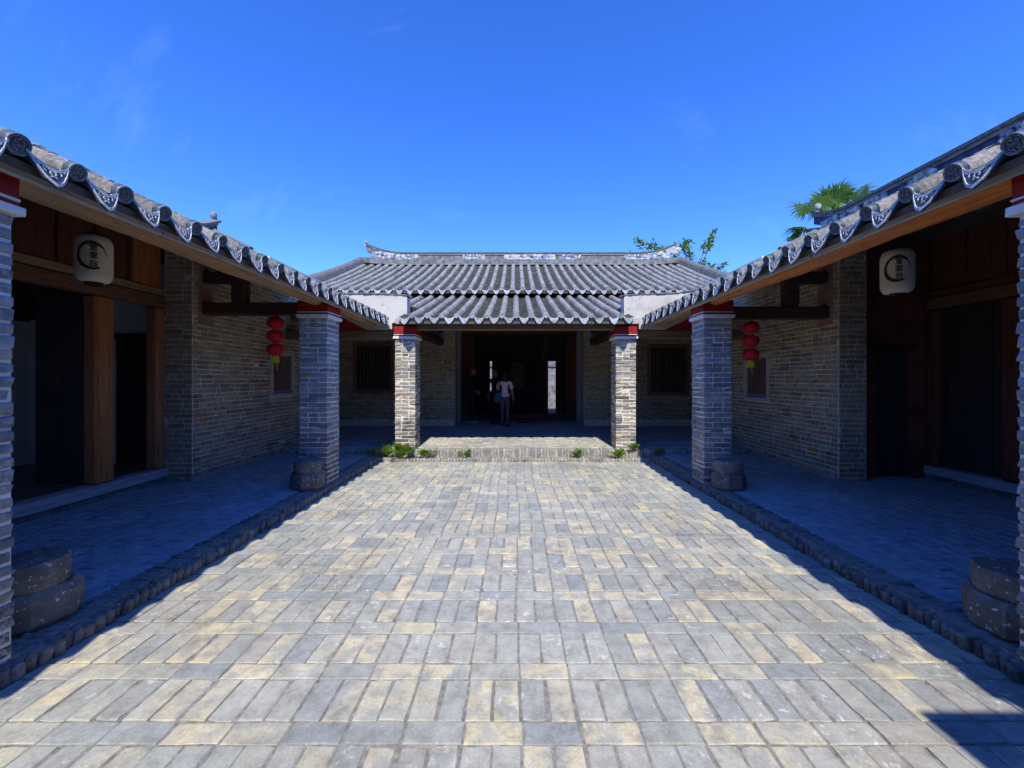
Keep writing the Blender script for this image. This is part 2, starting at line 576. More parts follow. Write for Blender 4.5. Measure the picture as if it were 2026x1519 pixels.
m_leaf = leafmat('tree_leaf', (.035, .11, .025), (.15, .27, .04))
m_palm = leafmat('palm_leaf', (.035, .11, .024), (.15, .27, .045))
m_fern = leafmat('fern_leaf', (.09, .22, .02), (.27, .42, .05))
m_bark = simple('bark', (.14, .11, .085), .95, .4, 15, bump=.6)
m_skin = simple('skin', (.40, .20, .135), .6, .08, 10)
m_hair = simple('black_hair', (.012, .010, .010), .5, .3, 30)
m_greyhair = simple('grey_hair', (.16, .15, .14), .7, .3, 30)
m_pinkshirt = simple('pale_pink_cotton', (.86, .66, .72), .9, .06, 12)
m_slacks = simple('grey_purple_slacks', (.115, .095, .13), .9, .12, 12)
m_navy = simple('dark_navy_cloth', (.020, .022, .035), .9, .2, 12)
m_blackcloth = simple('black_cloth', (.014, .014, .018), .9, .2, 12)
m_redcap = simple('brick_red_cap', (.26, .06, .035), .9, .15, 12)
m_shoe = simple('pale_blue_shoe', (.30, .40, .48), .7, .1, 12)
m_shoedark = simple('dark_shoe', (.05, .045, .045), .6, .2, 12)
m_bag = simple('teal_canvas', (.02, .12, .19), .85, .12, 15)

# ---------------------------------------------------------------- brick laying
CAMV = Vector((0, 0, CAM_Z))
_bm_cache = {}


def brick_mesh(l, w, h, mat, b=.006, jit=.004, nvar=9, worn=False):
    nvar = 24 if worn else nvar
    k = (worn, round(l * 50), round(w * 100), round(h * 100), mat.name, R.randrange(nvar))
    if k not in _bm_cache:
        vs, fs = (worn_slab if worn else chbox)(k[1] / 50, k[2] / 100, k[3] / 100, b * R.uniform(.7, 1.7), jit)
        _bm_cache[k] = MB().add(vs, fs).mesh('brick', mat)
    return _bm_cache[k], (l / (k[1] / 50), w / (k[2] / 100), h / (k[3] / 100))


def lay(name, bricks, parent, mat, nparts, field, b=.006, jit=.004, worn=False):
    """bricks: (centre, axes matrix, (l, w, h)); the nearest nparts become objects of their own, the rest one joined mesh"""
    bricks = sorted(bricks, key=lambda q: (q[0] - CAMV).length)
    for c, A, (l, w, h) in bricks[:nparts]:
        me, s = brick_mesh(l, w, h, mat, b, jit, worn=worn)
        inst(name, me, parent, Matrix.Translation(c) @ A @ Matrix.Diagonal((*s, 1)))
    rest = bricks[nparts:]
    if rest:
        mb = MB()
        for c, A, (l, w, h) in rest:
            vs, fs = (worn_slab if worn else chbox)(l, w, h, b, jit)
            mb.add(vs, fs, R.random(), 0, Matrix.Translation(c) @ A)
        tag(mb.build(field, mat, parent), kind='stuff')


def axes(u, n, z=Vector((0, 0, 1))):
    M = Matrix.Identity(4)
    for i, a in enumerate((u, n, z)):
        a = Vector(a)
        M[0][i], M[1][i], M[2][i] = a.x, a.y, a.z
    return M


def rects_minus(w, z0, z1, holes):
    """the wall rectangle 0..w, z0..z1 cut into boxes round its openings"""
    us = sorted(set([0, w] + [u for h in holes for u in h[:2] if 0 < u < w]))
    out = []
    for a, c in zip(us, us[1:]):
        m = (a + c) / 2
        spans = [(z0, z1)]
        for (h0, h1, v0, v1) in holes:
            if h0 <= m <= h1:
                ns = []
                for (s0, s1) in spans:
                    if v0 > s0:
                        ns.append((s0, min(v0, s1)))
                    if v1 < s1:
                        ns.append((max(v1, s0), s1))
                spans = [s for s in ns if s[1] - s[0] > 1e-4]
        out += [(a, c, s0, s1) for s0, s1 in spans]
    return out


def brick_wall(parent, origin, U, N, w, z0, z1, thick, holes=(), nparts=300, mat=None, mortar=None, L=.255, H=.0715, J=.010, proud=.006, name='wall', top=None, base_plaster=None):
    """a wall whose outer face runs from origin along U; N points out of the wall. Bricks stand proud of the recessed mortar."""
    U, N, o = Vector(U), Vector(N), Vector(origin)
    A = axes(U, N)
    mb = MB()
    for (a, c, s0, s1) in rects_minus(w, z0, z1, holes):
        mb.box(a, c, -thick, 0, s0, s1, M=Matrix.Translation(o) @ A)
    wall = mb.build(name, mortar, parent)
    bricks = []
    nc = int((z1 - z0) / H)
    for i in range(nc):
        zc = z0 + (i + .5) * H
        if base_plaster and zc < base_plaster:
            continue
        spans = [(0, w)]
        for (h0, h1, v0, v1) in holes:
            if v0 - .02 < zc < v1 + .02:
                ns = []
                for (s0, s1) in spans:
                    if h0 > s0:
                        ns.append((s0, min(h0, s1)))
                    if h1 < s1:
                        ns.append((max(h1, s0), s1))
                spans = [s for s in ns if s[1] - s[0] > .02]
        u = -L * R.choice((.0, .25, .5, .75, .4)) if i % 2 else -L * R.uniform(.35, .6)
        cuts = []
        while u < w:
            l = L * (R.uniform(.93, 1.07) if R.random() > .2 else .5)
            cuts.append((u, u + l))
            u += l
        wob = R.uniform(-.002, .002)
        for (s0, s1) in spans:
            for (c0, c1) in cuts:
                a, c = max(s0, c0), min(s1, c1)
                if c - a < .035:
                    continue
                l = c - a - J
                h = H - J + R.uniform(-.003, .003)
                d = .05
                p = proud + R.uniform(-.004, .004)
                ctr = o + U * ((a + c) / 2) + N * (p - d / 2)
                ctr.z = zc + wob
                bricks.append((ctr, A @ Matrix.Rotation(R.uniform(-.006, .006), 4, 'Y'), (l, d, h)))
    lay('brick', bricks, wall, mat, nparts, 'bricks_beyond', .005, .003)
    return wall


def struct(name, mb, mat, parent=None):
    o = mb.build(name, mat, parent)
    if parent is None:
        tag(o, kind='structure')
    return o


# ================================================================= SETTING
KX = 2.64            # kerb face of the side corridors
CZ = .12             # corridor floor
PZ = .21             # platform floor of the main hall
PY = 8.08            # front of the platform step
Y0 = -.75            # front of the hall behind the viewer

g = MB()
g.add([(-900, -900, -.06), (900, -900, -.06), (900, 900, -.06), (-900, 900, -.06)], [(0, 1, 2, 3)])
struct('ground', g, m_ground)

# courtyard: rows of stretchers alternating with rows of headers
b = MB()
b.box(-KX - .3, KX + .3, Y0 - .6, 8.2, -.05, -.0055)
court = struct('courtyard_paving', b, m_soil)
BL, BW, BJ, TH = .268, .1235, .009, .05
bricks = []
y, row = 1.6 * F_PX / (1473.2 - VPY), 0          # a row line read from the picture: 1.788 m, top of a stretcher row's near edge
yy = y
rows = []
k = 0
while yy > Y0 - .4:
    k += 1
    yy -= BL if k % 2 else BW
    rows.append((yy, 'H' if k % 2 else 'S'))
rows.reverse()
yy, k = y, 0
while yy < 7.9:
    rows.append((yy, 'S' if k % 2 == 0 else 'H'))
    yy += BW if k % 2 == 0 else BL
    k += 1
I3 = Matrix.Identity(4)
for (yr, kind) in rows:
    off = .015 * math.sin(yr * 1.7) + R.uniform(-.01, .01)
    if kind == 'S':
        n = int(2 * (KX + .3) / BL) + 1
        for i in range(-n // 2, n // 2 + 2):
            xc = (i + .5) * BL + off + .025
            if abs(xc) > KX + .22:
                continue
            bricks.append((Vector((xc, yr + BW / 2, -TH / 2 + R.uniform(-.003, .003))), Matrix.Rotation(R.gauss(0, .008), 4, 'Z') @ Matrix.Rotation(R.gauss(0, .006), 4, 'X') @ Matrix.Rotation(R.gauss(0, .004), 4, 'Y'),
                           (BL - BJ * R.uniform(.2, .8), BW - BJ * R.uniform(.2, .7), TH)))
    else:
        n = int(2 * (KX + .3) / BL * 2) + 2
        for i in range(-n // 2, n // 2 + 2):
            xc = (i + .5) * BL / 2 + off + .025 + R.uniform(-.004, .004)
            if abs(xc) > KX + .26:
                continue
            bricks.append((Vector((xc, yr + BL / 2, -TH / 2 + R.uniform(-.003, .003))), Matrix.Rotation(R.gauss(0, .016), 4, 'Z') @ Matrix.Rotation(R.gauss(0, .004), 4, 'X') @ Matrix.Rotation(R.gauss(0, .007), 4, 'Y'),
                           (BL / 2 - BJ * R.choice((.3, .5, .8, 1.1, 1.4)), BL - BJ * R.uniform(.2, .7), TH)))
seen = [q for q in bricks if q[0].y > 1.6]
unseen = [q for q in bricks if q[0].y <= 1.6]
seen.sort(key=lambda q: (q[0] - CAMV).length)
lay('paving_brick', seen[:300], court, m_paving, 300, 'x', .0035, .0045, worn=True)
lay('x', seen[300:] + unseen, court, m_paving, 0, 'paving_bricks_beyond', .0035, .0045, worn=True)

# corridors with their kerbs
for s, nm in ((-1, 'left'), (1, 'right')):
    b = MB()
    xo = 9.0
    b.box(s * (KX + .06), s * xo, Y0, PY + .1, -.05, CZ - .012)
    fl = struct('corridor_floor_' + nm, b, m_soil)
    bricks = []
    x = KX + .235
    i = 0
    W2, L2 = .142, .29
    while x < (5.3 if s < 0 else 6.4):
        yv = Y0 + (i % 2) * L2 / 2 + R.uniform(-.02, .02)
        while yv < PY - .02:
            l = L2 * R.uniform(.96, 1.04)
            bricks.append((Vector((s * (x + W2 / 2), yv + l / 2, CZ - TH / 2 + R.uniform(-.003, .003))), Matrix.Rotation(math.pi / 2 + R.gauss(0, .01), 4, 'Z') @ Matrix.Rotation(R.gauss(0, .006), 4, 'X'), (l - .008, W2 - .008, TH)))
            yv += l
        x += W2
        i += 1
    vis = [q for q in bricks if q[0].y > 2.2]
    hid = [q for q in bricks if q[0].y <= 2.2]
    vis.sort(key=lambda q: (q[0] - CAMV).length)
    lay('paving_brick', vis[:240], fl, m_shade_paving, 240, 'x', .004, .004, worn=True)
    lay('x', vis[240:] + hid, fl, m_shade_paving, 0, 'paving_bricks_beyond', .004, .004, worn=True)
    b = MB()
    b.box(s * (KX + .03), s * (KX + .23), Y0, PY - .02, -.05, CZ - .03)
    kb = struct('kerb_' + nm, b, m_soil)
    yv, bricks = Y0 + .02, []
    while yv < PY - .05:
        wd = R.uniform(.048, .072)
        dx = R.uniform(-.012, .012)
        hh = R.uniform(.125, .15)
        bricks.append((Vector((s * (KX + .115 + dx), yv + wd / 2, CZ - hh / 2 - .010 + R.uniform(-.012, .004))), Matrix.Rotation(-s * .15, 4, 'Y') @ Matrix.Rotation(R.gauss(0, .04), 4, 'Z') @ Matrix.Rotation(R.gauss(0, .04), 4, 'X'), (R.uniform(.225, .25), wd - .007, hh)))
        yv += wd
    lay('kerb_brick', bricks, kb, m_kerb, 300, 'x', .013, .008)

# platform and its two steps in front of the main hall
b = MB()
b.box(-5.6, 5.6, PY + .12, 19.5, -.05, PZ - .012)
plat = struct('platform_floor', b, m_soil)
bricks = []
yv, i = PY + .225, 0
while yv < 14.0:
    xv = -5.5 + (i % 2) * .14
    while xv < 5.5:
        bricks.append((Vector((xv + .14, yv + .07, PZ - TH / 2 + R.uniform(-.003, .002))), Matrix.Rotation(R.gauss(0, .01), 4, 'Z'), (.272, .132, TH)))
        xv += .28
    yv += .14
    i += 1
inb = [q for q in bricks if abs(q[0].x) < 2.4 and q[0].y < 9.9]
oth = [q for q in bricks if not (abs(q[0].x) < 2.4 and q[0].y < 9.9)]
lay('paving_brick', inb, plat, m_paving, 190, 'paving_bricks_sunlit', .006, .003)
lay('x', oth, plat, m_shade_paving, 0, 'paving_bricks_beyond', .006, .003)  # bricks outside the sunlit patch take the paving copy with shade painted in
for (nm, yf, zt, hgt, xa, dep) in (('upper_step', PY, PZ, .17, 5.3, .225), ('lower_step', PY - .21, .068, .10, 2.72, .23)):
    b = MB()
    b.box(-xa, xa, yf + .03, yf + dep - .01, -.05, zt - .025)
    st = struct(nm, b, m_soil)
    xv, bricks = -xa, []
    while xv < xa:
        wd = R.uniform(.052, .072)
        bricks.append((Vector((xv + wd / 2, yf + dep / 2 + R.uniform(-.010, .008), zt - hgt / 2 + R.uniform(-.008, .003))), Matrix.Rotation(math.pi / 2 + R.gauss(0, .03), 4, 'Z') @ Matrix.Rotation(R.gauss(0, .03), 4, 'X'), (dep - .008, wd - .006, hgt)))
        xv += wd
    lay('step_brick', bricks, st, m_step, 300, 'x', .012, .005)

# ================================================================= TILED ROOFS
def arc_rows(n, r, seg=7):
    return [(-r * math.cos(math.pi * k / seg), r * math.sin(math.pi * k / seg)) for k in range(seg + 1)]


def make_disc():
    mb = MB()
    r = .063
    mb.lathe([(r * .6, 0), (r * .97, .0), (r, .006), (r, .045)], 20, Matrix.Rotation(-math.pi / 2, 4, 'X'))
    M0 = Matrix.Rotation(math.pi / 2, 4, 'X')
    # raised rim and a scrolled motif
    def ring(r0, r1, y0, seg=22, a0=0, a1=2 * math.pi, cx=0, cz=0):
        vs, fs = [], []
        for k in range(seg + 1):
            t = a0 + (a1 - a0) * k / seg
            for rr, yv in ((r0, -.003), (r0, y0 - .011), (r1, y0 - .011), (r1, -.003)):
                vs.append((cx + rr * math.cos(t), -yv, cz + rr * math.sin(t)))
        for k in range(seg):
            for q in range(3):
                fs.append((k * 4 + q, k * 4 + q + 1, (k + 1) * 4 + q + 1, (k + 1) * 4 + q))
        mb.add(vs, fs, 0, 1)
    o = -.010
    ring(.054, .061, .020 , 22)
    ring(.046, .050, .018, 20)
    rr = random.Random(3)
    for (cx, cz, ra, a0, a1) in ((-.014, .016, .013, .3, 5.2), (.016, .013, .012, -2.2, 2.4), (0, -.004, .009, 0, 6.28), (-.015, -.019, .013, 1.2, 5.8), (.017, -.018, .012, -2.6, 2.0), (.0, .033, .007, 0, 4.5), (.0, -.035, .007, 1, 6)):
        ring(ra - .0045, ra, .018, 9, a0, a1, cx, cz)
    return mb.mesh('tile_end', [m_disc_dark, m_relief_dark], False)


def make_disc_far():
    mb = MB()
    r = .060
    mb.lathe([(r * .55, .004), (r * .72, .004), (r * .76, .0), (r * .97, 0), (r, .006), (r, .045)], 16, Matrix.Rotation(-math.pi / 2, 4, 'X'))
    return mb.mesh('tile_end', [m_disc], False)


def make_drip(relief=True, mats=None):
    """fan-shaped drip tile: hollow upper edge, scalloped lower edge, a raised border and leaf scrolls"""
    mb = MB()
    W, D = .106, .150
    n = 14
    top, low = [], []
    for k in range(n + 1):
        u = -1 + 2 * k / n
        top.append((u * W, -.058 + .058 * u * u))
        sc = .010 * abs(math.sin((u + 1) * math.pi * 2.5))
        low.append((u * W * .98, -D * (1 - abs(u) ** 2.0) - .012 - sc * (1 - abs(u))))
    vs, fs = [], []
    t = .012
    for yv in (0, t):
        for a in top:
            vs.append((a[0], yv - .02 * (a[1] / -.1), a[1]))
        for a in low:
            vs.append((a[0], yv - .02 * (a[1] / -.1), a[1]))
    m = n + 1
    for k in range(n):
        fs.append((k, k + 1, m + k + 1, m + k))
        fs.append((2 * m + k + 1, 2 * m + k, 3 * m + k, 3 * m + k + 1))
        fs.append((k + 1, k, 2 * m + k, 2 * m + k + 1))
        fs.append((m + k, m + k + 1, 3 * m + k + 1, 3 * m + k))
    fs.append((0, m, 3 * m, 2 * m))
    fs.append((n, 2 * m + n, 3 * m + n, m + n))
    mb.add(vs, fs, 0, 0)
    # the concave pan tile lip behind it
    vs, fs = [], []
    for yv, dz in ((.0, .0), (.16, .0)):
        for k in range(n + 1):
            u = -1 + 2 * k / n
            vs.append((u * W, yv, -.056 + .058 * u * u + dz))
        for k in range(n + 1):
            u = -1 + 2 * k / n
            vs.append((u * W, yv, -.070 + .058 * u * u + dz))
    for k in range(n):
        fs.append((k, k + 1, 2 * m + k + 1, 2 * m + k))
        fs.append((m + k + 1, m + k, 3 * m + k, 3 * m + k + 1))
    mb.add(vs, fs, 0, 0)
    if relief:
        def strip(pts, wd, y):
            vs, fs = [], []
            for (x, z, nx, nz) in pts:
                yy = -.02 * (z / -.1)
                for q, yq in ((-1, 0), (-1, -y), (1, -y), (1, 0)):
                    vs.append((x + nx * wd * q, yy + yq, z + nz * wd * q))
            for i in range(len(pts) - 1):
                for q in range(3):
                    fs.append((i * 4 + q, i * 4 + q + 1, (i + 1) * 4 + q + 1, (i + 1) * 4 + q))
            mb.add(vs, fs, 0, 1)
        strip([(p[0] * .94, p[1] * .96 + .004, 0, 1) for p in low], .009, .008)
        strip([(p[0] * .97, p[1] - .010, 0, 1) for p in top], .008, .008)
        for cx, cz, r, a0, a1 in ((0, -.092, .014, -.6, 4.0), (-.030, -.078, .014, 0, 4.6), (.030, -.078, .014, -1.4, 3.1), (-.056, -.052, .010, .5, 5), (.056, -.052, .010, -1.6, 2.9), (0, -.118, .010, 0, 3.1)):
            strip([(cx + r * math.cos(a0 + (a1 - a0) * k / 8), cz + r * math.sin(a0 + (a1 - a0) * k / 8), math.cos(a0 + (a1 - a0) * k / 8), math.sin(a0 + (a1 - a0) * k / 8)) for k in range(9)], .0032, .007)
    return mb.mesh('drip_tile', mats, False)


me_disc, me_disc_far = make_disc(), make_disc_far()
me_drip = make_drip(True, [m_disc_dark, m_relief])
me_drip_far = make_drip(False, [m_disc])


def tile_roof(parent, name, E, U, Sd, n, pitch, run, slope, sag=0.0, discs=True, disc_me=None, drip_me=None, cover=None, pan_step=.09, t0=0.0, r=.060, keep=None, board=.05, soffit=True, cover_name='cover_tile_row', tilt=.45):
    """E eave corner, U unit vector along the eave, Sd horizontal unit vector up the slope; n cover rows. Returns the roof part."""
    E, U, Sd = Vector(E), Vector(U), Vector(Sd)
    Zv = Vector((0, 0, 1))
    hz = lambda t: slope * run * t + sag * run * (t * t - t)
    P = lambda u, t, h=0.0: E + U * u + Sd * (run * t) + Zv * (hz(t) + h)
    width = n * pitch
    mb = MB()
    NS = 8
    vs, fs = [], []
    for k in range(NS + 1):
        t = k / NS
        for u in (0, width):
            for h in (-.034, -.034 - board):
                vs.append(P(u, t, h))
    for k in range(NS):
        a, c = k * 4, (k + 1) * 4
        fs += [(a, a + 2, c + 2, c), (a + 1, c + 1, c + 3, a + 3), (a, c, c + 1, a + 1), (a + 2, a + 3, c + 3, c + 2)]
    fs += [(0, 1, 3, 2), (NS * 4, NS * 4 + 2, NS * 4 + 3, NS * 4 + 1)]
    mb.add(vs, fs)
    roof = mb.build(name, m_soffit, parent)
    # pan tiles: overlapping shallow troughs
    pb = MB()
    L = run / pan_step
    ns = max(2, int(L))
    for j in range(n):
        u0, u1 = j * pitch + r * .7, (j + 1) * pitch - r * .7
        for q in range(ns):
            if keep and not keep((u0 + u1) / 2, (q + .5) / ns):
                continue
            ta, tb = q / ns, min(1.0, (q + 1.35) / ns)
            ja, jb = R.uniform(-.006, .006), R.uniform(-.004, .004)
            vs = []
            K = 4
            for t, lift in ((ta, .016 + jb), (tb, .0)):
                for k in range(K + 1):
                    v = -1 + 2 * k / K
                    vs.append(P(u0 + (u1 - u0) * (k / K), t + ja / run, -.028 + .034 * v * v + lift))
            for k in range(K + 1):
                v = -1 + 2 * k / K
                vs.append(P(u0 + (u1 - u0) * (k / K), ta + ja / run, -.028 + .034 * v * v + jb + .001))
            fs = []
            for k in range(K):
                fs.append((k, k + 1, K + 2 + k, K + 1 + k))
                fs.append((k + 1, k, 2 * K + 2 + k, 2 * K + 3 + k))
            pb.add(vs, fs, R.random())
    tag(pb.build('pan_tiles', m_pan, roof), kind='stuff')
    # cover tile rows
    prof = arc_rows(1, r, 7)
    ntile = max(2, int(run / .21))
    for j in range(n + 1):
        cb = MB()
        ju = R.uniform(-.013, .013)
        for q in range(ntile):
            tm = (q + .5) / ntile
            if keep and not keep(j * pitch, tm):
                continue
            ta, tb = q / ntile, (q + 1.0) / ntile
            jr, jh, jx = R.uniform(.96, 1.05), R.uniform(-.004, .005), R.uniform(-.004, .004)
            vs = []
            for t, k2 in ((ta, 1.06), (tb, .95)):
                for (a, c) in prof:
                    vs.append(P(j * pitch + ju + jx + a * k2 * jr, t, .006 + jh + c * k2 * jr * 1.25))
            m = len(prof)
            fs = [(k, k + 1, m + k + 1, m + k) for k in range(m - 1)]
            fs.append(tuple(range(m - 1, -1, -1)))
            cb.add(vs, fs, R.random())
        if cb.v:
            cb.build(cover_name, cover or m_cover, roof, smooth=True)
    if discs:
        # local frame: x along eave, y pointing up the slope, z up
        yv = (Sd + Zv * slope * tilt).normalized()
        xv = U if U.cross(yv).z > 0 else -U
        A = axes(xv, yv, xv.cross(yv))
        for j in range(n + 1):
            if keep and not keep(j * pitch, 0.01):
                continue
            inst('tile_end', disc_me, roof, Matrix.Translation(P(j * pitch + R.uniform(-.008, .008), 0, .030) - Sd * .030) @ A @ Matrix.Rotation(R.uniform(-.3, .3), 4, 'Y') @ Matrix.Diagonal((*[R.uniform(.80, .92)] * 3, 1)))
        yd = (Sd - Zv * .12).normalized()
        A2 = axes(xv, yd, xv.cross(yd))
        for j in range(n):
            if keep and not keep((j + .5) * pitch, 0.01):
                continue
            inst('drip_tile', drip_me, roof, Matrix.Translation(P((j + .5) * pitch, 0, .034) - Sd * R.uniform(.012, .032)) @ A2 @ Matrix.Rotation(R.uniform(-.05, .05), 4, 'Y') @ Matrix.Diagonal((R.uniform(.97, 1.03), 1, R.uniform(.92, 1.06), 1)))
    return roof


def cloud_cluster(parent, c, w, h, nrm, mats=(None, None), n=9, seed=1):
    """stucco cloud scrolls standing on the ridge face: rounded lobes and a spiral, all one ornament"""
    rr = random.Random(seed)
    mb = MB()
    nrm = Vector(nrm)
    ux = Vector((0, 0, 1)).cross(nrm).normalized()
    for k in range(n):
        u = (k + .5) / n * 2 - 1
        hh = (1 - u * u * .6)
        for q in range(2):
            ra = h * rr.uniform(.20, .36)
            p = Vector(c) + ux * (u * w / 2 + rr.uniform(-.02, .02)) + Vector((0, 0, (q - .5) * h * .5 * hh + rr.uniform(-.1, .1) * h))
            M = Matrix.Translation(p) @ axes(ux, nrm) @ Matrix.Rotation(-math.pi / 2, 4, 'X')
            prof = [(ra, -.02), (ra, .012), (ra * .75, .03), (ra * .3, .038)]
            mb.lathe(prof, 10, M, 0, 0 if rr.random() < .68 else 1)
    mb.build('stucco_ornament', list(mats), parent)


def ridge(parent, a, bpt, height, thick, rise, rise_len, face, seed, dark=False):
    """a built-up ridge with upswept ends from a to bpt (base line); clusters of stucco ornament on the face side"""
    a, bpt = Vector(a), Vector(bpt)
    L = (bpt - a).length
    u = (bpt - a).normalized()
    n = Vector((0, 0, 1)).cross(u)
    N = 44
    def up(s):
        e = min(s, L - s)
        return rise * max(0, 1 - e / rise_len) ** 2.2
    def strip(z0, z1, t, mat, name, ext=0):
        mb = MB()
        vs, fs = [], []
        for k in range(N + 1):
            s = -ext + (L + 2 * ext) * k / N
            p = a + u * s
            q = up(min(max(s, 0), L))
            q2 = q + (0 if 0 <= s <= L else 0)
            f = 1.0 if z0 > .01 else .25
            for w in (-t, t):
                vs.append(p + n * w + Vector((0, 0, z0 + q2 * f)))
                vs.append(p + n * w + Vector((0, 0, z1 + q2 * (1.0 if z1 > .10 else .25))))
        for k in range(N):
            b0, c0 = k * 4, (k + 1) * 4
            fs += [(b0, b0 + 1, c0 + 1, c0), (b0 + 2, c0 + 2, c0 + 3, b0 + 3), (b0 + 1, b0 + 3, c0 + 3, c0 + 1), (b0, c0, c0 + 2, b0 + 2)]
        fs += [(0, 2, 3, 1), (N * 4, N * 4 + 1, N * 4 + 3, N * 4 + 2)]
        mb.add(vs, fs)
        return mb.build(name, mat, parent)
    strip(-.16, .035, thick * 1.5, m_ridge, 'ridge_base', .12)
    body = strip(.035, height - .061, thick, m_orn_darkblue if dark else m_ridge, 'ridge')
    strip(height - .06, height - .015, thick * 1.25, m_orn_white if not dark else m_ridge, 'ridge_moulding')
    strip(height - .014, height + .03, thick * 1.5, m_verge, 'ridge_cap', .03)
    # upswept finial with its ball at both ends
    for s, e in ((-1, a), (1, bpt)):
        base = e + Vector((0, 0, rise + height * .6))
        mb = MB()
        pts = [base + u * s * q * .9 + Vector((0, 0, z)) for q, z in ((-.16, -.07), (-.02, .0), (.07, .08), (.09, .16), (.05, .22))]
        mb.tube(pts, [.07, .06, .05, .04, .035], 8)
        mb.lathe([(.015, -.055), (.045, -.04), (.058, 0), (.045, .04), (.015, .055)], 10, Matrix.Translation(pts[-1]))
        mb.build('ridge_finial', m_disc, parent, smooth=True)
    return body


# ---- side halls' roofs, the porch roof and the main hall's roof
RX, SL = 5.30, .492          # ridge line and slope of the side roofs
EX, EZ = 2.56, 2.765          # eave of the side roofs
HX = .20                     # the main hall stands a little to the right of the axis


def side_hall(s, label):
    T = thing('side_hall', (s * 6.5, 3.5, 0), label, 'hall', 'side halls')
    pitch = .2905
    n = 30
    run = RX - EX
    yA = 8.17 - n * pitch
    E = (s * EX, yA, EZ)
    roof = tile_roof(T, 'roof', E, (0, 1, 0), (s, 0, 0), n, pitch, run, SL, 0.0, True, me_disc, me_drip, m_cover_side, pan_step=.16, r=.064, tilt=.75)
    zr = EZ + SL * run
    # outer slope
    mb = MB()
    for q in range(18):
        y0 = yA + q * (7.2 - yA) / 18
        y1 = yA + (q + 1) * (7.2 - yA) / 18
        mb.add([(s * RX, y0, zr), (s * RX, y1, zr), (s * 9.0, y1, zr - 1.6), (s * 9.0, y0, zr - 1.6), (s * RX, y0, zr - .08), (s * RX, y1, zr - .08), (s * 9.0, y1, zr - 1.68), (s * 9.0, y0, zr - 1.68)], BOXF, R.random())
    mb.build('outer_roof_slope', m_pan, T)
    rz = zr + (-.30 if s < 0 else -.07)
    rg = ridge(T, (s * RX, yA + .05, rz), (s * RX, 7.12, rz), .24, .10, .30 if s < 0 else .22, .9, s, 5, dark=True)
    for k, yv in enumerate((6.75, 6.35, 5.9, 5.2, 4.2, 3.2)):
        cloud_cluster(rg, (s * (RX - .105), yv, rz + .12 + (.03 if k == 0 else 0)), .34, .15, (-s, 0, 0), (m_orn_white, m_orn_blue), 5, k)
    # verge roll at the far gable
    mb = MB()
    pts = [Vector((s * (EX + 2.0 + q * (RX - EX - 2.1) / 6), 7.02, EZ + SL * (2.0 + q * (RX - EX - 2.1) / 6) + .06)) for q in range(7)]
    mb.tube(pts, .075, 10)
    mb.build('verge_roll', m_verge, T, smooth=True)
    # fascia boards, butted end to end
    cuts = [yA, 1.2, 3.02 if s < 0 else 3.6, 5.3, 8.17]
    for a, c in zip(cuts, cuts[1:]):
        mb = MB()
        mb.cbox(s * (EX + .045), s * (EX + .075), a + .004, c - .004, EZ - .105 + R.uniform(-.008, .008), EZ + .012, .004, .003)
        mb.build('fascia_board', m_greyboard, T)
    # eave logs between the pillars
    for a, c in ((yA + .1, 1.95), (2.12, 5.98), (6.05, 8.2)):
        mb = MB()
        pts = [(s * (2.86 + .006 * math.sin(q * 2.1)), a + (c - a) * q / 8, 2.772 + .006 * math.sin(q * 1.3)) for q in range(9)]
        mb.tube(pts, [.112 + .004 * math.sin(q * 1.9) for q in range(9)], 14)
        mb.build('eave_log', m_log if s < 0 or c > 8 else m_log_orange, T, smooth=True)
    # purlins under the roof
    for xq in (4.05, 4.6):
        mb = MB()
        mb.tube([(s * xq, yA, EZ + SL * (xq - EX) - .17), (s * xq, 8.1, EZ + SL * (xq - EX) - .17)], .085, 10)
        mb.build('purlin', m_beam_y, T, smooth=True)
    # corridor wall with its small barred window, and the brick pier that ends it
    wx = 4.68
    w0, w1 = (7.80, 8.62) if s < 0 else (7.52, 8.34)
    wz0, wz1 = (1.27, 2.16) if s < 0 else (1.20, 2.10)
    ya, yb = 5.92, 8.95
    hole = (w0 - ya, w1 - ya, wz0, wz1)
    if s < 0:
        wall = brick_wall(T, (-wx, ya, 0), (0, 1, 0), (1, 0, 0), yb - ya, CZ - .02, 3.62, .20, [hole], 300, m_wallbrick, m_mortar)
    else:
        wall = brick_wall(T, (wx, ya, 0), (0, 1, 0), (-1, 0, 0), yb - ya, CZ - .02, 3.62, .20, [hole], 300, m_wallbrick, m_mortar)
    pier = brick_wall(T, (s * (wx + .003), ya - .003, 0), (s, 0, 0), (0, -1, 0), .399, CZ - .02, 3.62, .10, [], 120, m_wallbrick, m_mortar, name='pier')
    mb = MB()
    mb.cbox(s * (wx - .018), s * (wx + .1), ya - .02, yb, CZ - .03, CZ + .06, .02, .004)
    mb.build('wall_footing', m_mortar_dull, T)
    # window: painted surround, inner wooden frame, bars
    W = MB()
    t = .085
    f = s * (wx - .016)
    bk = s * (wx + .03)
    for (a, c, z0, z1) in ((w0 - .01, w0 + t, wz0, wz1), (w1 - t, w1 + .01, wz0, wz1), (w0 + t, w1 - t, wz1 - t, wz1 + .01), (w0 + t, w1 - t, wz0 - .01, wz0 + t)):
        W.cbox(f, bk, a, c, z0, z1, .008)
    win = W.build('window', m_winstone, T)
    W = MB()
    W.cbox(s * (wx - .022), s * (wx - .014), w0 + t, w1 - t, wz0 + .045, wz0 + .075, .003)
    W.build('painted_band', m_bluepaint, win)
    W = MB()
    i0, i1, j0, j1 = w0 + t, w1 - t, wz0 + t, wz1 - t
